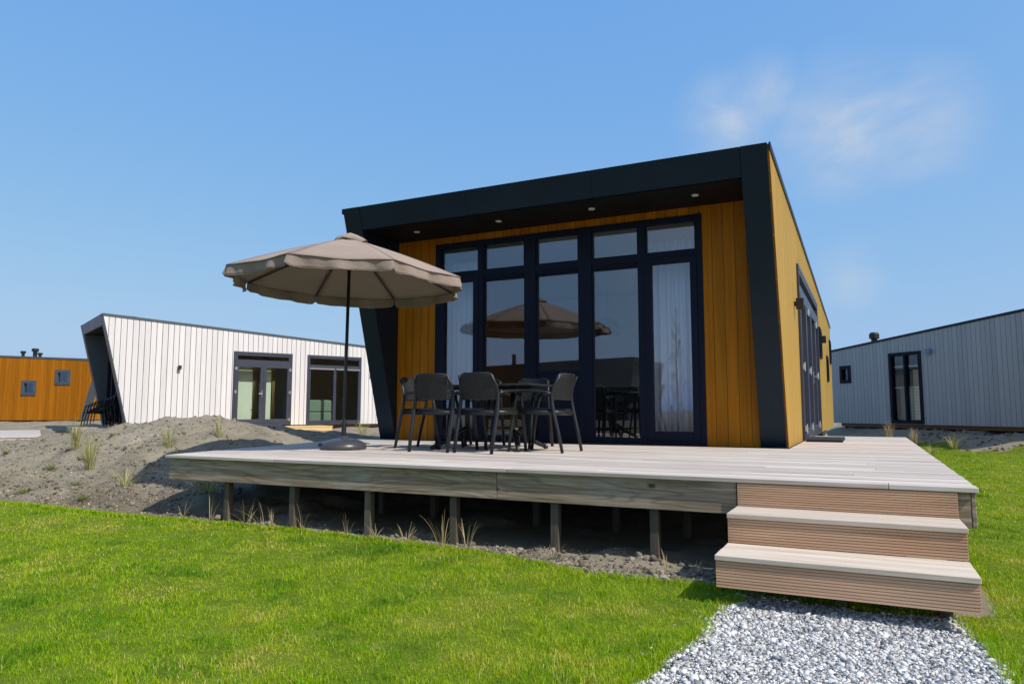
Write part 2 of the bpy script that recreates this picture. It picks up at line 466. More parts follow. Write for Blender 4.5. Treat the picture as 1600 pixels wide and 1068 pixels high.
CP = np.array([(-10.1, 7.9, .32), (-11.2, 7.9, .21), (-10.6, 7.9, .28), (-9.6, 7.92, .30), (-8.9, 7.95, .24), (-8.45, 8.15, .13), (-8.0, 8.45, .01),
    (-13.1, 7.0, -.16), (-12.65, 7.8, -.03), (-9.95, 5.8, -.40), (-9.45, 6.25, -.22), (-7.85, 6.05, -.34), (-8.1, 6.4, -.2), (-13.5, 9.0, 0.0),
    (-19.7, 10.5, -.42), (-10.3, 12.9, -.18), (-15.9, 10.1, -.20), (-6.3, 5.5, -.52), (-6.3, 7, -.36), (-5, 6, -.6), (-5, 9, -.55), (-2, 6, -.64), (-2, 9, -.6),
    (-7.3, 8.8, -.13), (-7.1, 7.5, -.18), (-7.0, 6.3, -.36), (-7.6, 11, -.13), (-10, 17, -.2), (-14, 15, -.30), (-16, 13.5, -.25), (-20, 15, -.22), (-28, 17, -.08), (-38, 19, -.08),
    (-13, 21, -.2), (-10.5, 9.8, .12), (-12, 12, -.12), (-9, 10, .05), (-40, 8, -.3), (-28, 9, -.4), (-21, 7, -.45), (-14.5, 5.8, -.45), (-12, 5.6, -.47),
    (-14, 4.9, -.62), (-9, 4.87, -.62), (-7.4, 4.8, -.62), (-6.3, 4.79, -.62), (-5, 4.85, -.62), (-3, 4.8, -.62), (-2, 13, -.4), (-30, 30, -.1), (-10, 30, -.2), (0, 30, -.5)])
def _U(r): return np.where(r > 0, r * r * np.log(r + 1e-9), 0)
n_ = len(CP)
K = np.zeros((n_ + 3, n_ + 3)); dd = np.hypot(CP[:, None, 0] - CP[None, :, 0], CP[:, None, 1] - CP[None, :, 1])
K[:n_, :n_] = _U(dd) + np.eye(n_) * .02; K[:n_, n_] = 1; K[:n_, n_ + 1:] = CP[:, :2]; K[n_, :n_] = 1; K[n_ + 1:, :n_] = CP[:, :2].T
SOL = np.linalg.solve(K, np.append(CP[:, 2], [0, 0, 0]))
GREY_P, GREY_N, GREY_D = np.array((-1.066, 27.56)), np.array((-.704, -.711)), np.array((.711, -.704))
def terrain(x, y):
    x = np.asarray(x, float); y = np.asarray(y, float); sh = x.shape; xf, yf = x.ravel(), y.ravel()
    z = np.full(xf.shape, LZ)
    for i in range(0, len(xf), 20000):
        xs, ys = xf[i:i + 20000], yf[i:i + 20000]
        r = np.hypot(xs[:, None] - CP[None, :, 0], ys[:, None] - CP[None, :, 1])
        q = _U(r) @ SOL[:n_] + SOL[n_] + SOL[n_ + 1] * xs + SOL[n_ + 2] * ys
        q = np.clip(q, -.66, .42)
        t = ys - np.interp(xs, EX, EY)
        rough = fbm(xs, ys, 1.8, 3) * .11 + fbm(xs, ys, 7, 9) * .05
        w = sstep(-.02, .55, t) * (1 - sstep(-1.2, -.2, xs)) * (1 - sstep(34, 60, np.hypot(xs + 10, ys - 10)))
        zz = LZ + (q - LZ + rough) * w
        zz += sstep(0, .15, t) * (1 - w) * (xs < .5) * (ys < 9) * (fbm(xs, ys, 9, 5) * .06)
        dw = (xs - GREY_P[0]) * GREY_N[0] + (ys - GREY_P[1]) * GREY_N[1]
        bank = (1 - sstep(.3, 2.2, dw)) * sstep(-1.5, .5, xs + (ys - 24) * .0 + 1.0) * (ys > 14)
        zz = np.maximum(zz, LZ + bank * (.44 + fbm(xs, ys, 2.5, 4) * .12))
        z[i:i + 20000] = zz + fbm(xs, ys, 1.3, 21) * .012
    return z.reshape(sh)
def soil_mask(x, y):
    x = np.asarray(x, float); y = np.asarray(y, float)
    t = y - np.interp(x, EX, EY)
    m = np.where(x < .55, sstep(-.06, .06, t + fbm(x, y, 5, 31) * .12), 0.0)
    dw = (x - GREY_P[0]) * GREY_N[0] + (y - GREY_P[1]) * GREY_N[1]
    bank = (dw < 1.7 + fbm(x, y, 1.5, 8) * .8) & (y > 14)
    m = np.where(bank & (x >= .55), 1.0, m)
    m = np.maximum(m, ((x > -.95) & (x < .5) & (y > 4.5) & (y < 9)).astype(float))
    back = sstep(-4, -6, y + fbm(x, y, .5, 2) * 2)
    return np.maximum(m, back)
GLX = lambda y: np.interp(y, [.0, 2.8, 3.09, 3.38, 3.61, 3.97, 4.13, 4.3], [-1.2, -.89, -.85, -.81, -.785, -.80, -.755, -.70])
GRX = lambda y: np.interp(y, [.0, 3.4, 3.88, 4.16, 4.43], [.55, .50, .47, .43, .37])
def gravel_mask(x, y):
    e = fbm(x, y, 6, 77) * .10
    return (x > GLX(y) + e) & (x < GRX(y) - e) & (y < 4.42 + e) & (y > .6)

gx = np.unique(np.round(np.concatenate([-np.geomspace(40, 900, 16), np.arange(-40, -15, .5), np.arange(-15, 2.5, .07), np.arange(2.5, 12, .25), np.geomspace(12, 900, 18)]), 4))
gy = np.unique(np.round(np.concatenate([-np.geomspace(1, 900, 26), np.arange(-1, 2, .25), np.arange(2, 11, .07), np.arange(11, 34, .3), np.geomspace(34, 900, 16)]), 4))
GX, GY = np.meshgrid(gx, gy)
GZ = terrain(GX, GY)
gm = gravel_mask(GX, GY)
GZ = GZ - gm * .02
nx, ny = len(gx), len(gy)
idx = np.arange(nx * ny).reshape(ny, nx)
quads = np.stack([idx[:-1, :-1], idx[:-1, 1:], idx[1:, 1:], idx[1:, :-1]], -1).reshape(-1, 4)
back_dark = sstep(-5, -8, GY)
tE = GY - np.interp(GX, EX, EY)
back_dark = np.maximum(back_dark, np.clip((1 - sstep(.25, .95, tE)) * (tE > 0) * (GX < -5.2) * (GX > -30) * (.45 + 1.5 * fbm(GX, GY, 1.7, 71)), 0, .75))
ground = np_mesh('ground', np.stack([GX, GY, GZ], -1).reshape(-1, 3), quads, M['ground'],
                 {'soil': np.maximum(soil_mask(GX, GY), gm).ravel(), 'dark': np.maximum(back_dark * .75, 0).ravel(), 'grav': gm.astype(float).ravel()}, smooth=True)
tag(ground, kind='structure')
def tz(x, y): return float(terrain(np.array([x]), np.array([y]))[0])

# ------------------------------------------------------------------ houses
def clip_poly(poly, a, b, c):          # keep a*x+b*y <= c
    out = []
    for i in range(len(poly)):
        p, q = poly[i], poly[(i + 1) % len(poly)]
        dp, dq = a * p[0] + b * p[1] - c, a * q[0] + b * q[1] - c
        if dp <= 0: out.append(p)
        if dp * dq < 0:
            t = dp / (dp - dq); out.append((p[0] + (q[0] - p[0]) * t, p[1] + (q[1] - p[1]) * t))
    return out
def wall_cells(s0, s1, zmin, zmax, width, holes, clips, gap):
    """vertical boards over a wall; holes (s0,s1,z0,z1) are cut out, clips are half planes in (s,z)"""
    cells = []
    edges = sorted({h[0] for h in holes} | {h[1] for h in holes})
    s = s0
    while s < s1 - 1e-4:
        e = min(s + width, s1)
        cut = [s] + [q for q in edges if s + .012 < q < e - .012] + [e]
        for a, b in zip(cut[:-1], cut[1:]):
            mid = (a + b) / 2
            zs = [(zmin, zmax)]
            for h in holes:
                if h[0] < mid < h[1]:
                    nz = []
                    for z0, z1 in zs:
                        if h[2] > z0 + .01: nz.append((z0, min(z1, h[2])))
                        if h[3] < z1 - .01: nz.append((max(z0, h[3]), z1))
                    zs = nz
            ga = gap if a == s else 0; gb = gap if b == e else 0
            for z0, z1 in zs:
                if z1 - z0 < .01: continue
                p = [(a + ga, z0), (b - gb, z0), (b - gb, z1), (a + ga, z1)]
                for c in clips: p = clip_poly(p, *c) if len(p) > 2 else p
                if len(p) > 2: cells.append(p)
        s = e
    return cells

class House:
    def __init__(self, name, label, loc, rz, w, length, zf, slope, lean, clad, board, cat='house', frame='frame', zb=0.0):
        self.root = empty(name, loc, rz); tag(self.root, label, cat)
        self.w, self.L, self.zf, self.slope, self.lean, self.clad, self.board, self.zb = w, length, zf, slope, lean, clad, board, zb
        self.frame_mat = frame; self.gap = .0038 if clad == 'orange' else (.0075 if clad == 'white' else .005)
        self.yt = -lean                                    # y of the roof edge at the front
    def roof_z(self, y): return self.zf + self.slope * (y - self.yt)
    def fn(self, side):                                    # (s, z, out) -> local xyz
        if side == 'R': return lambda s, z, o: (o, s, z)
        if side == 'L': return lambda s, z, o: (-self.w - o, s, z)
        if side == 'F': return lambda s, z, o: (s, -o, z)
        if side == 'B': return lambda s, z, o: (s, self.L + o, z)
    def boxon(self, mb, side, s0, s1, z0, z1, o0, o1):
        f = self.fn(side)
        c = [f(s0, z0, o0), f(s1, z0, o0), f(s1, z0, o1), f(s0, z0, o1), f(s0, z1, o0), f(s1, z1, o0), f(s1, z1, o1), f(s0, z1, o1)]
        return mb.hexa(c)
    def wall(self, side, holes=(), planks=True, s0=None, s1=None, ztop=None, thick=.16, mat=None, clips=None, board=None):
        f = self.fn(side)
        if side in 'RL':
            s0, s1 = self.yt, self.L; ztop = max(self.roof_z(self.yt), self.roof_z(self.L))
            # front edge leans outwards, top follows the roof
            la = self.lean / self.zf
            clips = [(-1, -la, 0.0), (-self.slope, 1, self.zf - self.slope * self.yt - .012)]
        else:
            s0 = -self.w + .02 if s0 is None else s0; s1 = -.02 if s1 is None else s1
            ztop = self.roof_z(self.L if side == 'B' else 0) - .03 if ztop is None else ztop; clips = clips or []
        mb = MB()
        # solid backing: same openings, one mesh
        es = sorted({s0, s1} | {h[0] for h in holes} | {h[1] for h in holes})
        for a, b in zip(es[:-1], es[1:]):
            for p in wall_cells(a, b, self.zb, ztop, 50.0, holes, clips, 0): mb.prism(p, lambda q, o: f(q[0], q[1], o), -thick, -.012)
        wl_ = mb.build('wall', mat or M['inwall'], self.root)
        if planks:
            mm_ = MB()
            for a, b in zip(es[:-1], es[1:]):
                for p in wall_cells(a, b, self.zb, ztop, 50.0, holes, clips, 0): mm_.prism(p, lambda q, o: f(q[0], q[1], o), -.011, -.0035)
            mm_.build('membrane', M['rubber'], wl_)
            for p in wall_cells(s0, s1, self.zb, ztop, board or self.board, holes, clips, self.gap):
                pr = random.uniform(.0178, .0183) if self.clad == 'orange' else random.uniform(.0165, .0195)
                MB().prism(p, lambda q, o: f(q[0], q[1], o), -.003, pr).build('plank', M[self.clad], wl_)
        return wl_
    def roof(self, over=.03, th=.10, trim='frame'):
        y0, y1 = self.yt - .01, self.L + over
        z0, z1 = self.roof_z(y0), self.roof_z(y1)
        r = MB().hexa([(-self.w - .012, y0, z0 - .03), (.012, y0, z0 - .03), (.012, y1, z1 - .03), (-self.w - .012, y1, z1 - .03),
                       (-self.w - .012, y0, z0 + .0), (.012, y0, z0 + .0), (.012, y1, z1 + .0), (-self.w - .012, y1, z1 + .0)]).build('roof', M['roof'], self.root)
        for x0, x1 in ((.014, .034), (-self.w - .034, -self.w - .014)):
            MB().hexa([(x0, y0, z0 - .055), (x1, y0, z0 - .055), (x1, y1, z1 - .055), (x0, y1, z1 - .055),
                       (x0, y0, z0 + .02), (x1, y0, z0 + .02), (x1, y1, z1 + .02), (x0, y1, z1 + .02)]).build('roof_edge_trim', M[trim], r)
        return r
    def front_frame(self, leg=.295, drop=.30, soffit=None, mat=None):
        mat = mat or M[self.frame_mat]; la = self.lean / self.zf; zt = self.zf + .012; so = soffit or self.zf - drop
        fr = empty('front_frame'); fr.parent = self.root
        for x0, x1 in ((-leg, -.002), (-self.w + .002, -self.w + leg)):
            pts = [(-.03, self.zb), (-la * zt - .03, zt), (.10, zt - .02), (.10, self.zb)]
            MB().prism(pts, lambda q, x: (x, q[0], q[1]), x0, x1).build('leg', mat, fr, bevel=.004)
            for zz in np.arange(.25, zt, .62):
                for x in (x0 + .03, x1 - .03):
                    yy = -la * zz - .03; MB().tube([(x, yy + .004, zz), (x, yy - .002, zz - .001)], .0045, 8).build('rivet', M['greyframe'], fr)
        pts = [(-la * so - .026, so), (-la * zt - .026, zt - .001), (.09, zt - .03), (.09, so + .002)]
        fx = np.linspace(-self.w + leg + .003, -leg - .003, 4)
        for a, b in zip(fx[:-1], fx[1:]):
            pn = MB().prism(pts, lambda q, x: (x, q[0], q[1]), a + .0015, b - .0015).build('fascia_panel', mat, fr, bevel=.003)
            for x in (a + .03, b - .03, (a + b) / 2):
                for zz in (so + .035, zt - .05):
                    yy = -la * zz - .026
                    MB().tube([(x, yy + .004, zz), (x, yy - .002, zz - .001)], .0045, 8).build('rivet', M['greyframe'], fr)
        MB().box(-self.w + leg + .01, -leg - .01, -la * so + .02, -.021, so - .012, so - .001).build('soffit', M['soffit'], fr)
        self.soffit_z = so; return fr
    def shell(self, floor=True):
        zr = min(self.roof_z(self.L), self.roof_z(0)) - .2
        MB().box(-self.w + .17, -.17, .17, self.L - .17, self.zb - .12, self.zb - .005).build('floor', M['infloor'], self.root)
        MB().hexa([(-self.w + .17, .17, self.roof_z(.17) - .20), (-.17, .17, self.roof_z(.17) - .20), (-.17, self.L - .17, self.roof_z(self.L) - .20), (-self.w + .17, self.L - .17, self.roof_z(self.L) - .20),
                   (-self.w + .17, .17, self.roof_z(.17) - .10), (-.17, .17, self.roof_z(.17) - .10), (-.17, self.L - .17, self.roof_z(self.L) - .10), (-self.w + .17, self.L - .17, self.roof_z(self.L) - .10)]).build('ceiling', M['inwall'], self.root)
        MB().box(-self.w + .25, -.25, .25, self.L - .25, self.zb - .72, self.zb - .125).build('light_block_plinth', M['roof'], self.root)  # dark box taken down to the ground to block light from under the deck
    def unit(self, side, s0, s1, z0, z1, cols, transom=None, fmat='winframe', glass='glass', name='window', fw=.055, leaf=.075, proud=.012, door=False, handle=None, hinges=(), label=None):
        """framed glazing: cols = relative widths; transom = height of the cross bar"""
        f = self.fn(side); fm = M[fmat]
        u = MB(); B = lambda m, *a: self.boxon(m, side, *a)
        o0, o1 = -.10, .02 + proud
        B(u, s0, s0 + fw, z0, z1, o0, o1); B(u, s1 - fw, s1, z0, z1, o0, o1)
        B(u, s0 + fw, s1 - fw, z0, z0 + fw, o0, o1 - .002); B(u, s0 + fw, s1 - fw, z1 - fw, z1, o0, o1 - .002)
        tot = sum(cols); xs = [s0 + fw]
        for c in cols: xs.append(xs[-1] + (s1 - s0 - 2 * fw) * c / tot)
        rows = [(z0 + fw, z1 - fw)] if not transom else [(z0 + fw, transom - fw / 2), (transom + fw / 2, z1 - fw)]
        if transom: B(u, s0 + fw, s1 - fw, transom - fw / 2, transom + fw / 2, o0, o1 - .004)
        root = u.build(name, fm, self.root, bevel=.003)
        if label: root['label'] = label
        for ri, (ra, rb) in enumerate(rows):
            cc = list(zip(xs[:-1], xs[1:])) if (ri == 0 or not door) else [(xs[0], xs[-1])]
            for a, b in cc:
                m = MB(); lf = leaf if (ri == 0) else leaf * .6; q0, q1 = -.07, o1 - (.006 if ri else -.006)
                B(m, a + .002, a + lf, ra + .002, rb - .002, q0, q1); B(m, b - lf, b - .002, ra + .002, rb - .002, q0, q1)
                B(m, a + lf, b - lf, ra + .002, ra + lf * (1.2 if door else 1), q0, q1 - .001); B(m, a + lf, b - lf, rb - lf, rb - .002, q0, q1 - .001)
                m.build('leaf_frame', fm, root, bevel=.003)
                g = MB(); B(g, a + lf - .004, b - lf + .004, ra + lf - .004, rb - lf + .004, -.040, -.032)
                g.build('pane', M[glass], root)
        if handle is not None:
            sx, dirn = xs[handle[0]] + handle[1], handle[2]
            h = MB(); zc = z0 + 1.02
            B(h, sx - .014, sx + .014, zc - .11, zc + .09, o1 + .006, o1 + .016)
            B(h, sx - .010, sx + .010, zc - .010, zc + .010, o1 + .016, o1 + .055)
            B(h, min(sx, sx + dirn * .13), max(sx, sx + dirn * .13), zc - .010, zc + .010, o1 + .048, o1 + .066)
            h.build('handle', M['steel'], root, bevel=.003)
        for hs in hinges:
            for k, hz in enumerate((z0 + .18, z0 + 1.08, (transom or z1) - .18)):
                h = MB(); B(h, hs - .045, hs + .045, hz - .045, hz + .035, o1 + .007, o1 + .022)
                c0 = f(hs, hz - .07, o1 + .03); c1 = f(hs, hz + .06, o1 + .03); h.tube([c0, c1], .013, 8)
                h.build('hinge', M['steel'], root)
        return root
    def lamp(self, side, s, z, mat='black', sz=(.11, .15, .10), name='wall_lamp'):
        m = MB(); self.boxon(m, side, s - sz[0] / 2, s + sz[0] / 2, z - sz[1] / 2, z + sz[1] / 2, .045, .045 + sz[2])
        self.boxon(m, side, s - .03, s + .03, z - .03, z + .03, .015, .045)
        return m.build(name, M[mat], self.root, bevel=.004)

# ---- main house
main = House('cabin', 'orange timber cabin with dark slanted porch frame above the big deck', (-.87, 9.12, 0), 0, 5.94, 12.75, 3.385, -.0435, 1.0, 'orange', .142)
U0, U1 = -5.823 + .87, -1.803 + .87
d0, d1 = 11.15 - 9.12, 15.62 - 9.12
main.front_frame(.295, .30, 3.075)
main.wall('R', [(d0, d1, .0, 2.60), (7.15, 7.75, 1.55, 2.2), (9.95, 10.55, 1.15, 1.78), (11.75, 12.35, 1.7, 2.33)])
main.wall('L', [], planks=False, mat=M['orange'])
main.wall('F', [(U0, U1, 0, 2.965)], s0=-5.94 + .295, s1=-.295, ztop=3.075)
main.wall('B', [], planks=False, mat=M['orange'])
main.shell()
main.roof()
# front glazing, column by column
X = lambda x: x + .87
gz = MB(); B = lambda m, *a: main.boxon(m, 'F', *a)
mull = [(-5.823, -5.736), (-5.083, -4.996), (-4.326, -4.144), (-3.5, -3.306), (-2.652, -2.55), (-1.89, -1.803)]
for a, b in mull: B(gz, X(a), X(b), .012, 2.965, -.09, .030)
B(gz, U0 + .08, U1 - .08, 2.895, 2.965, -.09, .027); B(gz, U0 + .08, U1 - .08, .012, .085, -.09, .027)
B(gz, U0 + .08, U1 - .08, 2.40, 2.505, -.09, .026)
glz = gz.build('window_wall', M['winframe'], main.root, bevel=.004)
colx = [(-5.736, -5.083), (-4.996, -4.326), (-4.144, -3.5), (-3.306, -2.652), (-2.55, -1.89)]
for i, (a, b) in enumerate(colx):
    m = MB(); B(m, X(a) - .003, X(b) + .003, 2.50, 2.90, -.040, -.030); m.build('pane', M['glass'], glz)
    m = MB()
    for q in ((X(a), X(a) + .012, 2.506, 2.894), (X(b) - .012, X(b), 2.506, 2.894)): B(m, *q, -.05, .012)
    B(m, X(a) + .012, X(b) - .012, 2.506, 2.518, -.05, .011); B(m, X(a) + .012, X(b) - .012, 2.882, 2.894, -.05, .011)
    m.build('glazing_bead', M['winframe'], glz)
    if i in (0, 4):
        m = MB(); l = .075; q = (-.06, .042)
        B(m, X(a) - .012, X(a) + l, .06, 2.43, *q); B(m, X(b) - l, X(b) + .012, .06, 2.43, *q)
        B(m, X(a) + l, X(b) - l, .06, .175, -.06, .041); B(m, X(a) + l, X(b) - l, 2.355, 2.43, -.06, .041)
        m.build('door_leaf', M['winframe'], glz, bevel=.005)
        m = MB(); B(m, X(a) + l - .004, X(b) - l + .004, .17, 2.36, -.020, -.010); m.build('pane', M['glass'], glz)
    elif i == 2:
        m = MB(); B(m, X(a) - .003, X(b) + .003, .99, 2.345, -.040, -.030); m.build('pane', M['glass'], glz)
        m = MB(); B(m, X(a), X(b), .085, .99, -.06, .008); m.build('panel', M['winframe'], glz)
        m = MB(); B(m, X(a), X(b), .955, .995, .008, .026); m.build('sill', M['winframe'], glz, bevel=.004)
    else:
        m = MB(); B(m, X(a) - .003, X(b) + .003, .08, 2.345, -.040, -.030); m.build('pane', M['glass'], glz)
    if i in (1, 2, 3):
        m = MB(); B(m, X(a), X(b), 2.342, 2.40, -.06, .006); B(m, X(a) + .02, X(b) - .02, 2.365, 2.395, .006, .034)
        B(m, X(a) + .01, X(b) - .01, 2.392, 2.400, .006, .05)
        m.build('ventilation_grille', M['winframe'], glz, bevel=.003)
    m = MB()
    for q in ((X(a), X(a) + .01), (X(b) - .01, X(b))): B(m, *q, .09 if i != 2 else 1.0, 2.34, -.06, .006)
    if i not in (0, 4): m.build('glazing_bead', M['winframe'], glz)
for x in (-5.841, -4.48, -3.112, -1.773):
    m = MB().lathe([(.0, -.006), (.040, -.006), (.044, -.002), (.044, .004), (.0, .004)], 20, (X(x), -.52, 3.058)); m.build('downlight', M['lightdisc'], main.root)
# side: four-leaf glazed door, small windows, box lamps
main.unit('R', d0, d1, .005, 2.60, [1, 1, 1, 1], 2.22, 'greyframe', 'glass', 'side_door', .06, .095, .03, True, (2, .05, -1), (d0 + .06, (d0 + d1) / 2 - .9, (d0 + d1) / 2 + 1.05))
main.unit('R', 7.15, 7.75, 1.55, 2.2, [1], None, 'winframe', 'glass', 'small_window', .05, .05, .03)
main.unit('R', 9.95, 10.55, 1.15, 1.78, [1], None, 'winframe', 'glass', 'small_window', .05, .05, .03)
main.unit('R', 11.75, 12.35, 1.7, 2.33, [1], None, 'winframe', 'glass', 'small_window', .05, .05, .03)
main.lamp('R', 1.45, 1.92); main.lamp('R', 7.45, 1.95)
for y in (.6, 4.5, 8.5, 12.5):
    for x in (-.3, -3, -5.6): MB().lathe([(.14, -.75), (.15, -.12)], 14, (x, y, 0)).build('foundation_pile', M['concrete'], main.root)
# interior partition and fixed kitchen fronts
MB().box(-5.77, -.17, 5.2, 5.3, 0, 2.85).build('partition', M['inwall'], main.root)

# ---- white house
A24 = R(-24.8)
wh = House('white_cabin', 'white boarded cabin with slate-blue slanted porch frame behind the earth mound', (-19.51, 13.833, -.05), A24, 4.0, 11.5, 3.29, -.057, .78, 'white', .162, frame='sideframe')
wh.front_frame(.30, .30)
wh.wall('R', [(2.98, 4.93, .0, 2.39), (5.46, 7.50, .0, 2.39)])
wh.wall('L', planks=False, mat=M['white']); wh.wall('B', planks=False, mat=M['white'])
wh.wall('F', [(-3.4, -.9, 0, 2.7)], s0=-3.7, s1=-.3, ztop=2.98, mat=M['orange'], planks=False)
wh.shell(); wh.roof(trim='sideframe')
wh.unit('R', 2.98, 4.93, 0.005, 2.39, [1, 1], 2.02, 'greyframe', 'glass_clear', 'french_door', .07, .10, .02, True, (1, -.04, -1), (3.06, 4.85))
wh.unit('R', 5.46, 7.50, 0.005, 2.39, [1, 1], 1.98, 'greyframe', 'glass_clear', 'window', .07, .05, .02, True)
wh.unit('F', -3.4, -.9, .01, 2.7, [1, 1, 1], 2.2, 'winframe', 'glass', 'front_window', .07, .06, .02)
wh.lamp('R', 1.35, 1.80, sz=(.09, .12, .09)); wh.lamp('R', 7.9, 1.80, sz=(.09, .12, .09))
for (a, b) in ((5.53, 6.45), (6.51, 7.43)):
    m = MB(); wh.boxon(m, 'R', a, b, 1.895, 1.945, .045, .075); m.build('window_blind_box', M['steel'], wh.root)
m = MB(); wh.boxon(m, 'R', 3.10, 3.74, .0, 1.98, -.42, -.36); m.build('interior_panel', M['cream'], wh.root)
m = MB(); wh.boxon(m, 'R', 4.02, 4.36, .0, 1.98, -.42, -.36); m.build('interior_panel', M['cream'], wh.root)
MB().box(-3.83, -.17, 5.22, 5.3, 0, 2.7).build('partition', M['inwall'], wh.root)

# ---- orange neighbour on the far left
og = House('orange_cabin', 'distant orange boarded cabin with two square windows at far left', (-32.41, 24.29, .02), R(116.4), 6.0, 11.0, 2.56, .037, .62, 'orange', .15, frame='sideframe')
og.front_frame(.55, .30)
wy = lambda s: 1.75 - s
og.wall('L', [(wy(-.16), wy(-.78), 1.04, 1.67), (wy(1.27), wy(.62), 1.49, 2.12)])
og.wall('R', planks=False, mat=M['orange']); og.wall('B', planks=False, mat=M['orange'])
og.wall('F', [], s0=-5.45, s1=-.55, ztop=2.26)
og.shell(); ogr = og.roof(trim='sideframe')
og.unit('L', wy(-.16), wy(-.78), 1.04, 1.67, [1], None, 'sideframe', 'glass', 'small_window', .06, .055, .03)
og.unit('L', wy(1.27), wy(.62), 1.49, 2.12, [1], None, 'sideframe', 'glass', 'small_window', .06, .055, .03)
for s, h, r in ((-1.30, .33, .085), (-.78, .46, .11), (-.56, .28, .08)):
    yy = wy(s); z0 = og.roof_z(yy) - .05
    MB().lathe([(r * .75, 0), (r * .75, h * .7), (r * 1.25, h * .72), (r * 1.25, h * .95), (r, h)], 16, (-5.3, yy, z0)).build('flue', M['black'], ogr, smooth=False)

# ---- blue-grey house on the right
gh = House('grey_cabin', 'blue-grey boarded cabin in shade on the right behind the lawn', (9.20, 25.85, 0), R(45.3), 6.0, 8.5, 3.30, -.082, .9, 'bluegrey', .145)
gs = lambda s: 8.5 - s
gh.front_frame(.30, .30)
gh.wall('L', [(gs(3.68), gs(2.48), .02, 2.25), (gs(.88), gs(.40), 1.36, 1.96)])
gh.wall('R', planks=False, mat=M['bluegrey']); gh.wall('B', planks=False, mat=M['bluegrey']); gh.wall('F', [], s0=-5.7, s1=-.3, ztop=3.0, planks=False, mat=M['bluegrey'])
gh.shell(); ghr = gh.roof()
gh.unit('L', gs(3.68), gs(2.48), .02, 2.25, [1, 1], None, 'winframe', 'glass_clear', 'glazed_door', .065, .035, .03)
gh.unit('L', gs(.88), gs(.40), 1.36, 1.96, [1], None, 'winframe', 'glass_clear', 'small_window', .06, .05, .03)
gh.lamp('L', gs(3.99), 2.2, 'pale_blue', (.16, .15, .10))
m = MB()
for k in range(22): gh.boxon(m, 'L', gs(3.58), gs(3.08), .15 + k * .045, .18 + k * .045, -.16, -.15)
m.build('window_blind', M['cream'], gh.root)
m = MB(); gh.boxon(m, 'L', gs(3.02), gs(2.57), .1, 1.12, -.30, -.29); m.build('window_blind', M['inwall'], gh.root)
m = MB(); gh.boxon(m, 'L', gs(3.6), gs(2.56), 1.14, 1.17, -.12, -.09); gh.boxon(m, 'L', gs(3.6), gs(2.56), 1.80, 1.83, -.12, -.09); m.build('cross_bar', M['cream'], gh.root)
MB().lathe([(.10, 0), (.10, .28), (.16, .29), (.16, .44), (.11, .50)], 16, (-5.3, gs(1.25), gh.roof_z(gs(1.25)) - .05)).build('flue', M['black'], ghr)

# ---- dark house behind the camera, seen only as a reflection in the tall windows
bh = House('dark_cabin', 'dark cabin reflected as a black block in the tall front windows', (-11.3, -17.8, -.1), R(90), 6.0, 8.4, 3.3, -.03, .5, 'black_board', .2, frame='frame')
bh.front_frame(.3, .3)
for sd_ in 'RLB': bh.wall(sd_, planks=False, mat=M['black_board'])
bh.wall('F', [], s0=-5.7, s1=-.3, ztop=3.0, planks=False, mat=M['black_board'])
bhr = bh.roof(); MB().lathe([(.12, 0), (.12, .75)], 12, (-.8, 6.9, 3.0)).build('flue', M['black'], bhr)

# ------------------------------------------------------------------ deck
deck = empty('timber_deck', (-3, 7, 0)); tag(deck, 'wide weathered timber deck on posts in front of the orange cabin', 'deck')
def rel(o, parent):                       # keep world placement under a moved empty
    o.parent = parent; o.matrix_parent_inverse = parent.matrix_basis.inverted(); return o
def dl(y): return -6.36 - .22 * (y - 4.95)
y = 4.938; row = 0
while y < 13.4:
    y1 = y + .1395
    front = y1 < 9.06
    xa0, xa1 = (dl(y), dl(y1)) if front else (-.832, -.832)
    cuts = [xa0, .555]
    if front:
        ph = (-2.62, -4.5, -1.25, -3.4)[row % 4] + random.uniform(-.12, .12)
        cuts = sorted([xa0, .555, ph] + ([ph + 2.6] if ph + 2.6 < .2 else []) + ([ph - 2.4] if ph - 2.4 > xa0 + .5 else []))
    for i, (a, b) in enumerate(zip(cuts[:-1], cuts[1:])):
        aa0 = xa0 if i == 0 else a + .0015; aa1 = xa1 if i == 0 else a + .0015
        bb = b - (.0015 if b != .555 else random.uniform(-.003, .003)); h = random.uniform(-.0015, .0012)
        m = MB(); m.hexa([(aa0, y, -.028), (bb, y, -.028), (bb, y1, -.028), (aa1, y1, -.028), (aa0, y, h), (bb, y, h), (bb, y1, h), (aa1, y1, h)])
        rel(m.build('plank', M['deck'], bevel=.003 if y < 5.2 else 0), deck)
    y = y1 + .003; row += 1
def beam(name, x0, x1, y0, y1, z0, z1, mat): return rel(MB().box(x0, x1, y0, y1, z0, z1).build(name, M[mat], bevel=.003), deck)
beam('fascia_board', -6.325, -2.603, 4.968, 4.998, -.238, -.030, 'fascia')
beam('fascia_board', -2.598, -.802, 4.968, 4.998, -.240, -.030, 'fascia')
beam('fascia_board', -.795, .52, 4.970, 4.998, -.236, -.030, 'fascia')
beam('fascia_board', .522, .545, 4.968, 13.35, -.236, -.030, 'fascia')
m = MB().hexa([(dl(4.96) + .03, 5.0, -.235), (dl(4.96) + .06, 5.0, -.235), (dl(9) + .06, 9.0, -.235), (dl(9) + .03, 9.0, -.235),
               (dl(4.96) + .03, 5.0, -.03), (dl(4.96) + .06, 5.0, -.03), (dl(9) + .06, 9.0, -.03), (dl(9) + .03, 9.0, -.03)])
rel(m.build('fascia_board', M['fascia']), deck)
for k, yy in enumerate((6.2, 7.45, 8.75)): beam('joist', dl(yy) + .1, .5, yy, yy + .05, -.20, -.031, 'post')
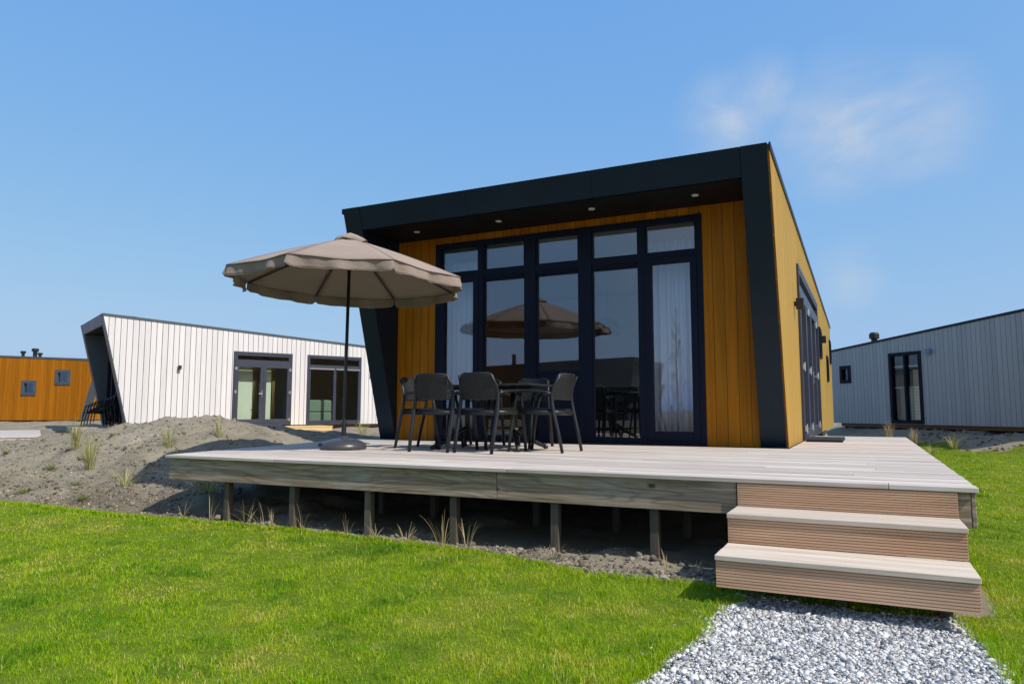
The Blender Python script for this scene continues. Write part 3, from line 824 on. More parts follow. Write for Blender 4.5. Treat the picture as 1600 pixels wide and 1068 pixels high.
for k in range(12): 
    x = -6.0 + k * .57; beam('joist', x, x + .045, 5.0, 6.19, -.185, -.031, 'post')
PX = (-5.555, -4.723, -3.869, -3.015, -2.132, -1.373, -.2, .42)
for j, yy in enumerate((5.002, 6.12, 7.37, 8.67)):
    for i, x in enumerate(PX):
        xx = x + (.0 if j == 0 else random.uniform(-.15, .25)); w_ = .062 if j == 0 else .06
        g = tz(xx, yy) - .15
        beam('post', xx - w_ / 2, xx + w_ / 2, yy, yy + w_, g, (-.055 if j == 0 else -.2), 'post')
for yy in (10.5, 11.8, 13.1): beam('post', .40, .47, yy, yy + .07, -.75, -.03, 'post')

# ------------------------------------------------------------------ steps
st = empty('deck_steps', (-.17, 4.5, -.6)); tag(st, 'three ribbed wooden steps leading from the gravel up to the deck', 'steps')
def ribbed(name, x0, x1, yf, z0, z1, n=9):
    prof = []
    dz = (z1 - z0) / n
    for k in range(n):
        a = z0 + k * dz
        prof += [(yf, a), (yf, a + dz * .62), (yf + .0055, a + dz * .70), (yf + .0055, a + dz * .92)]
    prof += [(yf, z1), (yf + .028, z1), (yf + .028, z0)]
    m = MB().prism(prof, lambda q, x: (x, q[0], q[1]), x0, x1)
    return rel(m.build(name, M['riser']), st)
def sbox(name, x0, x1, y0, y1, z0, z1, mat, bev=.003): return rel(MB().box(x0, x1, y0, y1, z0, z1).build(name, M[mat], bevel=bev), st)
XA, XB = -.792, .452
ribbed('riser', XA, XB, 4.938 + .004, -.178, -.031, 10)
for k, (yf, zt_) in enumerate(((4.555, -.178), (4.145, -.353))):
    yb = 4.928 if k == 0 else 4.55
    w1 = (yb - yf + .03) / 2
    sbox('tread', XA - .004, XB + .004, yf - .010, yf - .010 + w1 - .003, zt_ - .028, zt_, 'tread')
    sbox('tread', XA - .002, XB + .002, yf - .010 + w1 + .003, yb, zt_ - .028, zt_ - .0005, 'tread')
    ribbed('riser', XA, XB, yf, zt_ - .028 - .145, zt_ - .0285, 9)
for x in (XA + .015, -.19, XB - .06):
    pts = [(4.175, -.385), (4.175, -.50), (4.92, -.50), (4.92, -.21), (4.585, -.21), (4.585, -.385)]
    rel(MB().prism(pts, lambda q, t_: (t_, q[0], q[1]), x, x + .045).build('stringer', M['post']), st)
for x in (XA + .12, -.21, XB - .16): sbox('post', x, x + .065, 4.42, 4.485, -.80, -.50, 'post')

# ------------------------------------------------------------------ doormat
dm_ = MB(); dm_.box(-.80, -.32, 10.95, 12.35, .002, .012)
for k in range(18): dm_.box(-.79, -.33, 10.97 + k * .077, 10.97 + k * .077 + .05, .012, .032)
tag(dm_.build('doormat', M['rubber'], bevel=.003), 'black ribbed doormat in front of the cabin side door', 'doormat')

# ------------------------------------------------------------------ parasol
ps = empty('parasol', (-5.39, 6.51, 0)); tag(ps, 'taupe octagonal parasol on a black pole with domed grey base', 'parasol')
CR, CZ, CPH = 1.348, 1.964, 4.153
AX = Vector((-5.354 + 5.39, 6.506 - 6.51, 0))
def rim(k, rr=1.0): 
    a = CPH + 2 * math.pi * k / 8
    x, y = CR * rr * math.cos(a), CR * rr * math.sin(a); return Vector((AX.x + x, AX.y + y, CZ - .015 * x - .021 * y))
APEX = Vector((AX.x, AX.y, 2.455))
NU, NV = 9, 12
cm = MB()
def canopy_pt(k, u, v):                 # u across the panel 0..1, v from 0.09 (top) to 1 (rim)
    a, b = rim(k), rim(k + 1)
    e = a.lerp(b, u); p = APEX.lerp(e, v)
    p.z += .022 * math.sin(math.pi * v) - .020 * math.sin(math.pi * u) * v ** 1.5 + .006 * math.sin(9 * u + 5 * v + k) * v * math.sin(math.pi * u)
    # ridge over each rib
    return p
for k in range(8):
    b = len(cm.v)
    for j in range(NV + 1):
        v = .10 + .912 * j / NV
        for i in range(NU + 1): cm.v.append(tuple(canopy_pt(k, i / NU, v)))
    for j in range(NV):
        for i in range(NU):
            o = b + j * (NU + 1) + i; cm.f.append((o, o + NU + 1, o + NU + 2, o + 1))
def thick(o, t=.004):
    m = o.modifiers.new('thickness', 'SOLIDIFY'); m.thickness = t; m.offset = 0
can = cm.build('canopy', M['canvas'], ps, smooth=True); thick(can, .0025)
for k in range(8):
    MB().tube([tuple(canopy_pt(k, 0, .1 + .9 * j / 12) + Vector((0, 0, .002))) for j in range(13)], .0055, 6, .5).build('seam', M['canvas'], ps, smooth=True)
for k in range(8):
    vm = MB(); NH, NUU = 6, 24
    for j in range(NH + 1):
        for i in range(NUU + 1):
            u = i / NUU; p = canopy_pt(k, u, 1.0); out = (p - APEX); out.z = 0; out.normalize()
            t_ = j / NH; dp = (.118 + .008 * math.sin(2 * math.pi * u * 1.0 + k) - .030 * (max(0, abs(u - .5) * 2 - .93) / .07) ** 2) * t_
            wob = (.030 * math.sin(u * 11 + k * 2.1) + .016 * math.sin(u * 27 + k) + .02 * abs(2 * u - 1) ** 6) * t_
            q = p + out * (.001 + wob) + Vector((0, 0, -dp + .001))
            vm.v.append(tuple(q))
    for j in range(NH):
        for i in range(NUU):
            o = j * (NUU + 1) + i; vm.f.append((o, o + NUU + 1, o + NUU + 2, o + 1))
    va = vm.build('valance', M['canvas'], ps, smooth=True); thick(va, .002)
    MB().tube([vm.v[NH * (NUU + 1) + i] for i in range(NUU + 1)], .0035, 5).build('hem', M['canvas'], va)
# vent cap
vc = MB()
for j, (r_, z_) in enumerate(((.015, .090), (.09, .060), (.165, .022), (.205, -.018))):
    for i in range(32):
        a = CPH + 2 * math.pi * i / 32; sc = 1 - .045 * (1 - math.cos(8 * (a - CPH))) / 2
        vc.v.append((AX.x + r_ * sc * math.cos(a), AX.y + r_ * sc * math.sin(a), 2.425 + z_ - (.012 * (1 - math.cos(8 * (a - CPH))) / 2 if j == 3 else 0) + (.015 * math.sin(4 * a) if j == 3 else 0)))
for j in range(3):
    for i in range(32): vc.f.append((j * 32 + i, (j + 1) * 32 + i, (j + 1) * 32 + (i + 1) % 32, j * 32 + (i + 1) % 32))
vc.f.append(tuple(range(32)))
thick(vc.build('vent_cap', M['canvas'], ps, smooth=True))
for k in range(8):
    e = rim(k, .985); e.z -= .012; m = MB()
    m.tube([(AX.x, AX.y, 2.40), tuple(Vector((AX.x, AX.y, 2.42)).lerp(e, .5) + Vector((0, 0, .015))), tuple(e)], [.010, .010, .008], 6)
    rb = m.build('rib', M['black'], ps)
    mid = Vector((AX.x, AX.y, 2.42)).lerp(e, .34)
    MB().tube([(AX.x, AX.y, 2.10), tuple(mid)], .006, 6).build('stretcher', M['black'], rb)
MB().tube([(0, 0, .06), (.0, 0, .30), (AX.x, AX.y, 2.47)], [.019, .019, .019], 14).build('pole', M['black'], ps, smooth=True)
MB().lathe([(.027, .10), (.027, .27), (.031, .275), (.031, .305), (.027, .31), (.02, .312)], 18).build('pole_sleeve', M['black'], ps, smooth=False)
MB().lathe([(.034, 2.07), (.036, 2.13), (.03, 2.14)], 14, (AX.x * .87, AX.y * .87, 0)).build('runner', M['black'], ps)
bs = MB().lathe([(.255, .002), (.262, .02), (.258, .045), (.235, .075), (.195, .098), (.14, .116), (.08, .128), (.05, .132), (.046, .150), (.03, .152)], 40).build('base', M['basegrey'], ps, smooth=True)
a_ = R(225)
cx, cy = .21 * math.cos(a_), .21 * math.sin(a_)
MB().box(cx - .045, cx + .03, cy - .06, cy - .02, .035, .075).build('filler_plug', M['black'], bs, bevel=.006)

# ------------------------------------------------------------------ chairs
def grid_panel(fn, nu, nv, margin):
    """surface with a lattice of square holes; fn(u,v)->xyz"""
    us = [0]; vs = [0]
    def knots(n, mg):
        k = [0, mg]; cell = (1 - 2 * mg) / n
        for i in range(n): k += [mg + cell * (i + .30), mg + cell * (i + .80)]
        k += [1 - mg, 1]; return k
    U_, V_ = knots(nu, margin), knots(nv, margin)
    m = MB()
    for v in V_:
        for u in U_: m.v.append(tuple(fn(u, v)))
    nU = len(U_)
    for j in range(len(V_) - 1):
        for i in range(nU - 1):
            if 2 <= i < nU - 3 and 2 <= j < len(V_) - 3 and i % 2 == 0 and j % 2 == 0: continue
            o = j * nU + i; m.f.append((o, o + 1, o + nU + 1, o + nU))
    return m
def make_chair():
    """open armchair in resin, facing +y, origin between its rear feet projected to the floor centre"""
    r = empty('armchair')
    def back(u, v):                     # rounded outline, curved round the sitter
        s = 2 * u - 1; hw = .235 - .012 * v
        if v > .74:
            k = (v - .74) / .26; hw -= .070 * (1 - math.sqrt(max(0, 1 - k * k)))
        x = s * hw; y = -.275 - .055 * v - .02 * v * v + .060 * s * s
        return Vector((x, y, .555 + .285 * v))
    b = grid_panel(back, 19, 16, .05).build('backrest', M['resin'], r, smooth=True); thick(b, .014)
    def seat(u, v):
        s = 2 * u - 1; x = s * (.225 + .015 * v); y = -.235 + .46 * v
        return Vector((x, y, .438 + .016 * s * s + .012 * v - .018 * math.sin(math.pi * v) * (1 - s * s) - .03 * max(0, v - .88) / .12))
    s_ = grid_panel(seat, 14, 14, .11).build('seat', M['resin'], r, smooth=True); thick(s_, .016)
    ap = MB().tube([(-.24, -.24, .418), (.24, -.24, .418)], .017, 8, 1.5); ap.tube([(-.245, .20, .425), (.245, .20, .425)], .015, 8, 1.5)
    ap.tube([(-.240, -.24, .42), (-.247, .20, .427)], .016, 8, 1.5); ap.tube([(.240, -.24, .42), (.247, .20, .427)], .016, 8, 1.5)
    ap.build('seat_rail', M['resin'], r, smooth=True)
    for s in (-1, 1):
        MB().tube([(s * .236, -.345, 0), (s * .24, -.300, .22), (s * .243, -.250, .42), (s * .240, -.232, .52), (s * .238, -.225, .60), (s * .232, -.245, .70), (s * .205, -.315, .815)],
                  [.016, .0185, .020, .018, .017, .014, .010], 10, 1.2).build('leg', M['resin'], r, smooth=True)
        MB().tube([(s * .262, .290, 0), (s * .262, .262, .22), (s * .260, .225, .43), (s * .262, .20, .55), (s * .264, .165, .63)], [.015, .0175, .019, .017, .015], 10, 1.2).build('leg', M['resin'], r, smooth=True)
        MB().tube([(s * .264, .200, .600), (s * .266, .165, .640), (s * .268, .09, .652), (s * .266, -.05, .650), (s * .258, -.16, .640), (s * .238, -.235, .615)],
                  [.014, .019, .021, .021, .019, .016], 10, .75).build('armrest', M['resin'], r, smooth=True)
    return r
ch0 = make_chair()
specs = [((-4.225, 6.81), 2, 'dark armchair seen from behind, nearest the parasol pole'),
         ((-3.65, 6.84), -6, 'dark armchair seen from behind, in the middle of the front row'),
         ((-3.19, 7.20), 86, 'dark armchair at the right end of the table, side on'),
         ((-4.66, 7.21), -90, 'dark armchair at the left end of the table, half hidden by another chair'),
         ((-3.77, 7.86), 176, 'dark armchair across the table facing the camera, right of the two'),
         ((-4.41, 7.86), 184, 'dark armchair across the table facing the camera, hidden behind the front chairs')]
for i, ((x, y), a, lab) in enumerate(specs):
    c = ch0 if i == 0 else copy_tree(ch0)
    c.location = (x, y, .001); c.rotation_euler = (0, 0, R(a)); tag(c, lab, 'chair', 'armchairs around the deck table')

# ------------------------------------------------------------------ table
tb = empty('table', (-3.93, 7.33, .001)); tag(tb, 'dark dining table with splayed pedestal legs between the armchairs', 'table')
MB().box(-.70, .70, -.40, .40, .715, .735).build('tabletop', M['tabletop'], tb, bevel=.008)
MB().box(-.55, .55, -.05, .05, .685, .714).build('support_rail', M['resin'], tb)
for s in (-1, 1):
    MB().tube([(s * .30, 0, .10), (s * .30, 0, .69)], .030, 14).build('column', M['resin'], tb, smooth=True)
    for q in (-1, 1):
        m = MB().tube([(s * .30, 0, .24), (s * .34, q * .06, .20), (s * .42, q * .17, .115), (s * .50, q * .30, .055), (s * .545, q * .37, .026)], [.026, .026, .024, .021, .020], 10, 1.2)
        lg = m.build('leg', M['resin'], tb, smooth=True)
        MB().lathe([(.026, 0), (.028, .03), (.022, .042)], 12, (s * .545, q * .37, 0)).build('foot', M['black'], lg)

# ------------------------------------------------------------------ interior things of the cabin
def curtain(name, x0, x1, y, z0, z1, mat, label, waves=9, amp=.035):
    m = MB(); n = waves * 10
    for i in range(n + 1):
        u = i / n; x = x0 + (x1 - x0) * u; yy = y + amp * math.sin(u * waves * 2 * math.pi) + .012 * math.sin(u * 23)
        for z, k in ((z0, 1.15), (z0 + (z1 - z0) * .5, 1.0), (z1, .8)): m.v.append((x, y + (yy - y) * k, z))
    for i in range(n):
        for j in range(2): o = i * 3 + j; m.f.append((o, o + 3, o + 4, o + 1))
    o = m.build(name, M[mat], None, smooth=True); thick(o, .002); return tag(o, label, 'curtain')
curtain('curtain', -2.62, -1.55, 9.42, .02, 2.72, 'sheer', 'pale sheer curtain behind the rightmost glazed door of the cabin', 10)
curtain('curtain', -5.95, -5.18, 9.42, .02, 2.72, 'sheer', 'pale sheer curtain behind the leftmost glazed door of the cabin', 8)
pl = empty('pendant_lamp', (-3.80, 11.2, 2.9)); tag(pl, 'round pendant lamp hanging inside behind the middle window', 'lamp')
MB().tube([(0, 0, -.02), (0, 0, -.92)], .006, 6).build('cord', M['black'], pl)
MB().lathe([(.07, -.03), (.07, .0)], 20).build('ceiling_rose', M['kitchen'], pl)
MB().lathe([(.03, -.90), (.14, -.95), (.22, -1.06), (.25, -1.20), (.245, -1.20), (.21, -1.07), (.13, -.97), (.02, -.93)], 28).build('lamp_shade', M['kitchen'], pl, smooth=True)
for i, (x, z, w_, h_) in enumerate(((-2.62, 1.62, .62, .5), (-1.95, 1.45, .42, .42))):
    m = MB().box(x, x + w_, 14.285, 14.315, z, z + h_)
    tag(m.build('picture', M['print'], bevel=.004), ('larger' if i == 0 else 'smaller') + ' blue picture on the wall inside the cabin', 'picture')
kb = empty('kitchen_unit', (-4.6, 13.9, 0)); tag(kb, 'dark kitchen unit inside the cabin behind the left windows', 'kitchen')
MB().box(-1.3, 1.2, -.3, .35, .0, .9).build('cabinet', M['kitchen'], kb); MB().box(-1.33, 1.23, -.34, .36, .902, .94).build('worktop', M['inwall'], kb)
for k in range(4): MB().box(-1.28 + k * .62, -.70 + k * .62, -.322, -.302, .08, .88).build('cabinet_door', M['kitchen'], kb)

# things inside and beside the white cabin
def whp(x, y, z=0): 
    v = Matrix.Rotation(A24, 4, 'Z') @ Vector((x, y, z)); return (v.x - 19.51, v.y + 13.833, v.z - .05)
sf = empty('sofa', whp(-1.1, 6.15, .0), A24); tag(sf, 'sage green sofa behind the right window of the white cabin', 'sofa')
MB().box(-.45, .45, -.55, .55, .1, .42).build('seat', M['sofa'], sf, bevel=.04); MB().box(.25, .45, -.55, .55, .425, .85).build('backrest', M['sofa'], sf, bevel=.05)
MB().box(-.45, .45, .555, .68, .1, .62).build('armrest', M['sofa'], sf, bevel=.04)
for q in ((-.35, -.45), (.35, -.45), (-.35, .55), (.35, .55)): MB().tube([(*q, 0), (*q, .1)], .02, 8).build('leg', M['black'], sf)
for i, (y0, y1) in enumerate(((3.72, 3.92), (4.36, 4.50))):
    m = MB(); n = 40
    for k in range(n + 1):
        u = k / n; ym = (y0 + y1) / 2; 
        for z in (0.02, .9, 2.0):
            pin = .55 if z == .9 else 1; m.v.append((-.34 + .03 * math.sin(u * 5 * 2 * math.pi), ym + (y0 + (y1 - y0) * u - ym) * pin, z))
    for k in range(n):
        for j in range(2): o = k * 3 + j; m.f.append((o, o + 3, o + 4, o + 1))
    o = m.build('curtain', M['tan_curtain'], smooth=True); thick(o, .004); o.location = whp(0, 0); o.rotation_euler = (0, 0, A24)
    tag(o, ('tan curtain behind the left leaf' if i == 0 else 'tan curtain behind the right leaf') + ' of the white cabin french door', 'curtain')
stp = empty('timber_step', whp(.55, 4.65, 0), A24); tag(stp, 'low fresh pine step below the french doors of the white cabin', 'step')
for k in range(5): MB().box(-.48 + k * .19, -.48 + k * .19 + .184, -1.35, 1.35, -.06, -.03).build('plank', M['newpine'], stp)
MB().box(-.46, .455, -1.33, 1.33, -.40, -.062).build('riser', M['newpine'], stp)

# platform at the far left and stacked chairs at the white porch
pf = empty('platform', (-18.44, 10.772, -.2), R(-120)); tag(pf, 'pale grey timber platform beyond the mound at far left', 'deck')
for k in range(44): MB().box(0, 4.5, -k * .15 - .144, -k * .15, -.03, 0).build('plank', M['oldgrey'], pf)
MB().box(.03, 4.4, -.06, -.02, -.26, -.032).build('fascia_board', M['oldgrey'], pf); MB().box(.03, .07, -6.5, -.065, -.26, -.032).build('fascia_board', M['oldgrey'], pf)
for a, b in ((.2, -.3), (2.2, -.3), (4.2, -.3), (.2, -3), (.2, -6)): MB().box(a, a + .1, b - .1, b, -.6, -.033).build('post', M['post'], pf)
px_, py_, pz_ = whp(-1.75, -.62, 0)
MB_ = MB().box(-.6, .6, -.62, .55, -.14, 0); pb = MB_.build('porch_slab', M['concrete']); pb.location = (px_, py_, pz_ - .02); pb.rotation_euler = (0, 0, A24)
tag(pb, 'low pale slab under the stacked chairs at the white cabin porch', 'slab')
names = ('bottom chair', 'second chair up', 'third chair up', 'topmost chair')
for k in range(4):
    c = copy_tree(ch0); v = Matrix.Rotation(A24, 4, 'Z') @ Vector((0, .085 * k, 0))
    c.location = (px_ + v.x, py_ + v.y, pz_ - .019 + .048 * k); c.rotation_euler = (0, 0, A24 + math.pi)
    tag(c, names[k] + ' of the dark stack at the white cabin porch', 'chair', 'stacked chairs at the white porch')

# ------------------------------------------------------------------ lawn, gravel, soil crumbs
CAMP = np.array((0.0, 0.0)); CYAW = R(26.42)
def in_view(x, y, margin=R(9)):
    a = np.arctan2(-x, y) - CYAW          # angle to the left of the view axis
    return (np.abs(a) < R(35.8) + margin) & (y > .4)
def blades(name, x, y, h, wd, tint, mat, lean=.5, seg=2):
    n = len(x); z = terrain(x, y) - .004
    az = rng.uniform(0, 2 * np.pi, n); la = rng.uniform(.1, 1, n) * lean; bz = rng.uniform(0, 2 * np.pi, n)
    dx, dy = np.cos(az), np.sin(az); wx, wy_ = np.cos(bz) * wd / 2, np.sin(bz) * wd / 2
    P0 = np.stack([x, y, z], -1)
    m1 = P0 + np.stack([dx * h * la * .35, dy * h * la * .35, h * .6], -1)
    tp = P0 + np.stack([dx * h * la * 1.1, dy * h * la * 1.1, h * (1 - .3 * la)], -1)
    wv = np.stack([wx, wy_, np.zeros(n)], -1)
    V = np.stack([P0 - wv, P0 + wv, m1 - wv * .75, m1 + wv * .75, tp], 1).reshape(-1, 3)
    b = (np.arange(n) * 5)[:, None]
    T = np.concatenate([b + np.array([[0, 1, 3]]), b + np.array([[0, 3, 2]]), b + np.array([[2, 3, 4]])], 1).reshape(-1, 3)
    return np_mesh(name, V, T, mat, {'tint': np.repeat(tint, 5)})
NC = 11000000
x = rng.uniform(-12, 14, NC); y = rng.uniform(.6, 27, NC)
d = np.hypot(x, y)
keep = in_view(x, y) & (rng.uniform(0, 1, NC) < np.minimum(1, (3.3 / np.maximum(d, 1)) ** 1.8))
x, y, d = x[keep], y[keep], d[keep]
ok = (soil_mask(x, y) < .45) & ~gravel_mask(x, y) & ~((x > -6.6) & (x < .56) & (y > 4.96) & (y < 14))
x, y, d = x[ok], y[ok], d[ok]
clump = fbm(x, y, 3.0, 40); clump2 = fbm(x, y, 11.0, 41, 2)
h = .015 + .020 * rng.random(len(x)) ** 1.5 + np.clip(clump2 * .024, -.007, .024) + np.clip(clump * .016, -.006, .016)
wd = (.0019 + .0011 * rng.random(len(x))) * np.clip(d / 3.6, 1, 5) ** .85
big = fbm(x, y, .7, 52); lush = np.clip(fbm(x, y, 3.3, 120, 4) - .06, 0, 1); dryf = np.clip(fbm(x, y, 2.1, 140, 4) - .02, 0, 1)
tint = np.clip(.40 + .15 * rng.standard_normal(len(x)) + .18 * big - 1.0 * lush + .75 * dryf + .15 * clump2, 0, .92)
h = h * .9 * (1 + .9 * lush) * np.where(rng.random(len(x)) < .025, 1.9, 1.0)
dry = rng.random(len(x)) < np.clip(.025 + .45 * dryf + .06 * clump2, .01, .4)
tint = np.where(dry, rng.uniform(.80, 1, len(x)), tint)
lawn = blades('lawn_grass', x, y, h, wd, tint, M['lawn'], .95); tag(lawn, 'short bright green lawn grass around the deck', 'grass', kind='stuff')
print('lawn blades', len(x))
S['n_blades'] = len(x)
# rough fringe where the turf meets soil, gravel and steps
xf = rng.uniform(-9.5, -.6, 30000); yf = np.interp(xf, EX, EY) + rng.normal(-.03, .035, len(xf))
xg = np.concatenate([GLX(q := rng.uniform(1.6, 4.35, 9000)) + rng.normal(-.01, .03, 9000), GRX(q2 := rng.uniform(1.6, 4.4, 7000)) + rng.normal(.015, .03, 7000), rng.uniform(-.75, .45, 1500)])
yg = np.concatenate([q, q2, rng.uniform(4.38, 4.62, 1500)])
xr = .60 + np.abs(rng.normal(0, .03, 6000)); yr = rng.uniform(5, 13.5, 6000)
x = np.concatenate([xf, xg, xr]); y = np.concatenate([yf, yg, yr]); fr_n = fbm(x, y, 6, 90)
k = rng.random(len(x)) < .55 + fr_n; x, y = x[k], y[k]
fringe = blades('grass_fringe', x, y, rng.uniform(.018, .05, len(x)), np.full(len(x), .0030) * np.clip(np.hypot(x, y) / 4, 1, 3), np.clip(rng.normal(.45, .25, len(x)), 0, 1), M['lawn'], .9)
tag(fringe, 'ragged taller grass along the edges of lawn, gravel and deck', 'grass', kind='stuff')

ICO = None
def ico():
    p = (1 + 5 ** .5) / 2
    v = np.array([(-1, p, 0), (1, p, 0), (-1, -p, 0), (1, -p, 0), (0, -1, p), (0, 1, p), (0, -1, -p), (0, 1, -p), (p, 0, -1), (p, 0, 1), (-p, 0, -1), (-p, 0, 1)]) / math.hypot(1, p)
    f = np.array([(0, 11, 5), (0, 5, 1), (0, 1, 7), (0, 7, 10), (0, 10, 11), (1, 5, 9), (5, 11, 4), (11, 10, 2), (10, 7, 6), (7, 1, 8), (3, 9, 4), (3, 4, 2), (3, 2, 6), (3, 6, 8), (3, 8, 9), (4, 9, 5), (2, 4, 11), (6, 2, 10), (8, 6, 7), (9, 8, 1)])
    return v, f
def stones(name, x, y, r, flat, sink, tint, mat, zoff=0.0, jit=.28, smooth=False):
    v, f = ico(); n = len(x)
    V = v[None] * (1 + rng.uniform(-jit, jit, (n, 12, 1)))
    V = V * np.stack([np.ones(n), rng.uniform(.6, 1, n), flat], -1)[:, None, :]
    for _ in range(1):
        a, b = rng.uniform(0, 2 * np.pi, n), rng.normal(0, .35, n)
        ca, sa, cb, sb = np.cos(a), np.sin(a), np.cos(b), np.sin(b)
        X_, Y_, Z_ = V[..., 0], V[..., 1], V[..., 2]
        X2, Z2 = X_ * cb[:, None] - Z_ * sb[:, None], X_ * sb[:, None] + Z_ * cb[:, None]
        V = np.stack([X2 * ca[:, None] - Y_ * sa[:, None], X2 * sa[:, None] + Y_ * ca[:, None], Z2], -1)
    V = V * r[:, None, None]
    V += np.stack([x, y, terrain(x, y) + r * sink + zoff], -1)[:, None, :]
    T = (f[None] + (np.arange(n) * 12)[:, None, None]).reshape(-1, 3)
    return np_mesh(name, V.reshape(-1, 3), T, mat, {'tint': np.repeat(tint, 12)}, smooth)
NG = 80000
x = rng.uniform(-1.2, .62, NG); y = rng.uniform(1.7, 4.6, NG)
k = gravel_mask(x, y) | ((rng.random(NG) < .035) & (np.minimum(np.abs(x - GLX(y)), np.abs(x - GRX(y))) < .16) & (y < 4.5)); x, y = x[k], y[k]
r = np.clip(rng.lognormal(math.log(.0050), .50, len(x)), .0026, .022)
gv = stones('gravel', x, y, r, rng.uniform(.3, .75, len(x)), .25, np.clip(rng.beta(1.5, 1.3, len(x)), 0, 1), M['pebble'], -.007, .36)
tag(gv, 'pale grey gravel path below the deck steps', 'gravel', kind='stuff')
print('gravel', len(x))
# soil crumbs and shell bits on the bare earth
NS = 24000
x = rng.uniform(-15, -.85, NS); y = np.interp(x, EX, EY) + rng.exponential(1.6, NS)
k = (y < 13) & in_view(x, y, R(4)) & ~((x > -6.4) & (y > 5.15)); x, y = x[k], y[k]
t_ = y - np.interp(x, EX, EY)
r = np.clip(rng.lognormal(math.log(.0065), .68, len(x)), .003, .042)
cl = stones('soil_crumbs', x, y, r, rng.uniform(.5, .9, len(x)), .15, rng.random(len(x)) * np.where(r > .012, .93, 1.0), M['clod'], 0, .35)
tag(cl, 'crumbs of dry earth and shell bits scattered over bare soil', 'soil', kind='stuff')
NS = 3600
x = rng.uniform(-2.7, -.85, NS); y = np.interp(x, EX, EY) + np.abs(rng.normal(.05, .11, NS))
cl = stones('earth_clods', x, y, np.clip(rng.lognormal(math.log(.0085), .55, NS), .003, .028), rng.uniform(.35, .8, NS), .15, rng.random(NS) * .95, M['clod'], 0, .5)
tag(cl, 'broken clods of grey earth along the turf edge beside the steps', 'soil', kind='stuff')
x = rng.uniform(1, 9, 3000); y = rng.uniform(15, 27, 3000); k = soil_mask(x, y) > .5; x, y = x[k], y[k]
cl = stones('bank_crumbs', x, y, rng.uniform(.015, .05, len(x)), rng.uniform(.5, .9, len(x)), .2, rng.random(len(x)) * .92, M['clod'])
tag(cl, 'earth crumbs on the bank below the blue-grey cabin', 'soil', kind='stuff')

NS = 9000
x = rng.uniform(-14, -6.5, NS); y = np.interp(x, EX, EY) + rng.exponential(1.5, NS); k = (y < 9.5) & (rng.random(NS) < .5 + 1.6 * fbm(x, y, 1.2, 15)); x, y = x[k], y[k]
lt = blades('straw_litter', x, y, rng.uniform(.02, .07, len(x)), np.full(len(x), .004), rng.random(len(x)), M['straw'], 2.6)
tag(lt, 'thin scattered straw lying over the bare mound', 'straw', kind='stuff')
# ------------------------------------------------------------------ single tufts
def tuft(name, x, y, h, n, spread, mat, label, group, w0=.004, droop=.6, sink=.01):
    z = tz(x, y) - sink; V, F, T = [], [], []
    for i in range(n):
        a = random.uniform(0, 2 * math.pi); r0 = random.uniform(0, .25) * spread; hh = h * random.uniform(.55, 1.05); le = random.uniform(.15, 1) * spread
        ba = a + math.pi / 2 + random.uniform(-.4, .4); t_ = random.random(); b = len(V); K_ = 5
        for k_ in range(K_ + 1):
            u = k_ / K_; rr = r0 + le * (u ** 1.7); zz = hh * (u - droop * .35 * u ** 3 * (le / spread))
            ww = w0 * (1 - u) ** .6 * .5 + .0004
            cx_, cy_ = rr * math.cos(a), rr * math.sin(a)
            V += [(cx_ - math.cos(ba) * ww, cy_ - math.sin(ba) * ww, zz), (cx_ + math.cos(ba) * ww, cy_ + math.sin(ba) * ww, zz)]; T += [t_, t_]
            if k_: F.append((b + 2 * k_ - 2, b + 2 * k_ - 1, b + 2 * k_ + 1, b + 2 * k_))
    o = np_mesh(name, np.array(V), np.array(F), M[mat], {'tint': T}); o.location = (x, y, z)
    return tag(o, label, 'grass tuft', group)
# dry stalks along the deck edge, left to right
dry_pts = [(-6.05, 4.93, .22, 16, .10), (-5.72, 4.97, .34, 12, .13), (-5.20, 4.93, .30, 22, .16), (-4.90, 4.95, .24, 18, .10), (-4.55, 4.97, .28, 14, .14), (-4.03, 4.94, .26, 9, .06),
           (-3.70, 4.90, .20, 12, .10), (-3.38, 4.88, .20, 26, .13), (-3.02, 4.86, .36, 22, .15), (-2.78, 4.82, .30, 18, .10), (-2.06, 4.80, .20, 10, .08), (-1.20, 4.64, .24, 7, .05), (-1.02, 4.66, .17, 5, .05), (-5.05, 5.0, .36, 8, .2)]
dlab = ['dry grass tuft at the lawn edge, first from the mound along the deck', 'tall dry tuft in the shade below the left deck corner', 'spreading dry tuft beside the leftmost deck post', 'small dry tuft between the first and second deck posts',
        'dry tuft at the foot of the second deck post', 'thin upright dry stalks left of the third deck post', 'short dry tuft just right of the third deck post', 'bushy dry tuft between the third and fourth deck posts',
        'tall curved dry tuft at the fourth deck post', 'dry tuft just right of the fourth deck post', 'small dry tuft at the foot of the fifth deck post', 'tall bent dry stalk left of the steps', 'short dry stalks nearest the steps', 'long arching dry stalks behind the leftmost deck post']
for (x, y, h_, n, s_), lab in zip(dry_pts, dlab): tuft('dry_grass_tuft', x, y, h_ * .9, max(5, int(n * .7)), s_ * 1.5, 'straw', lab, 'dry tufts along the deck edge', .0048)
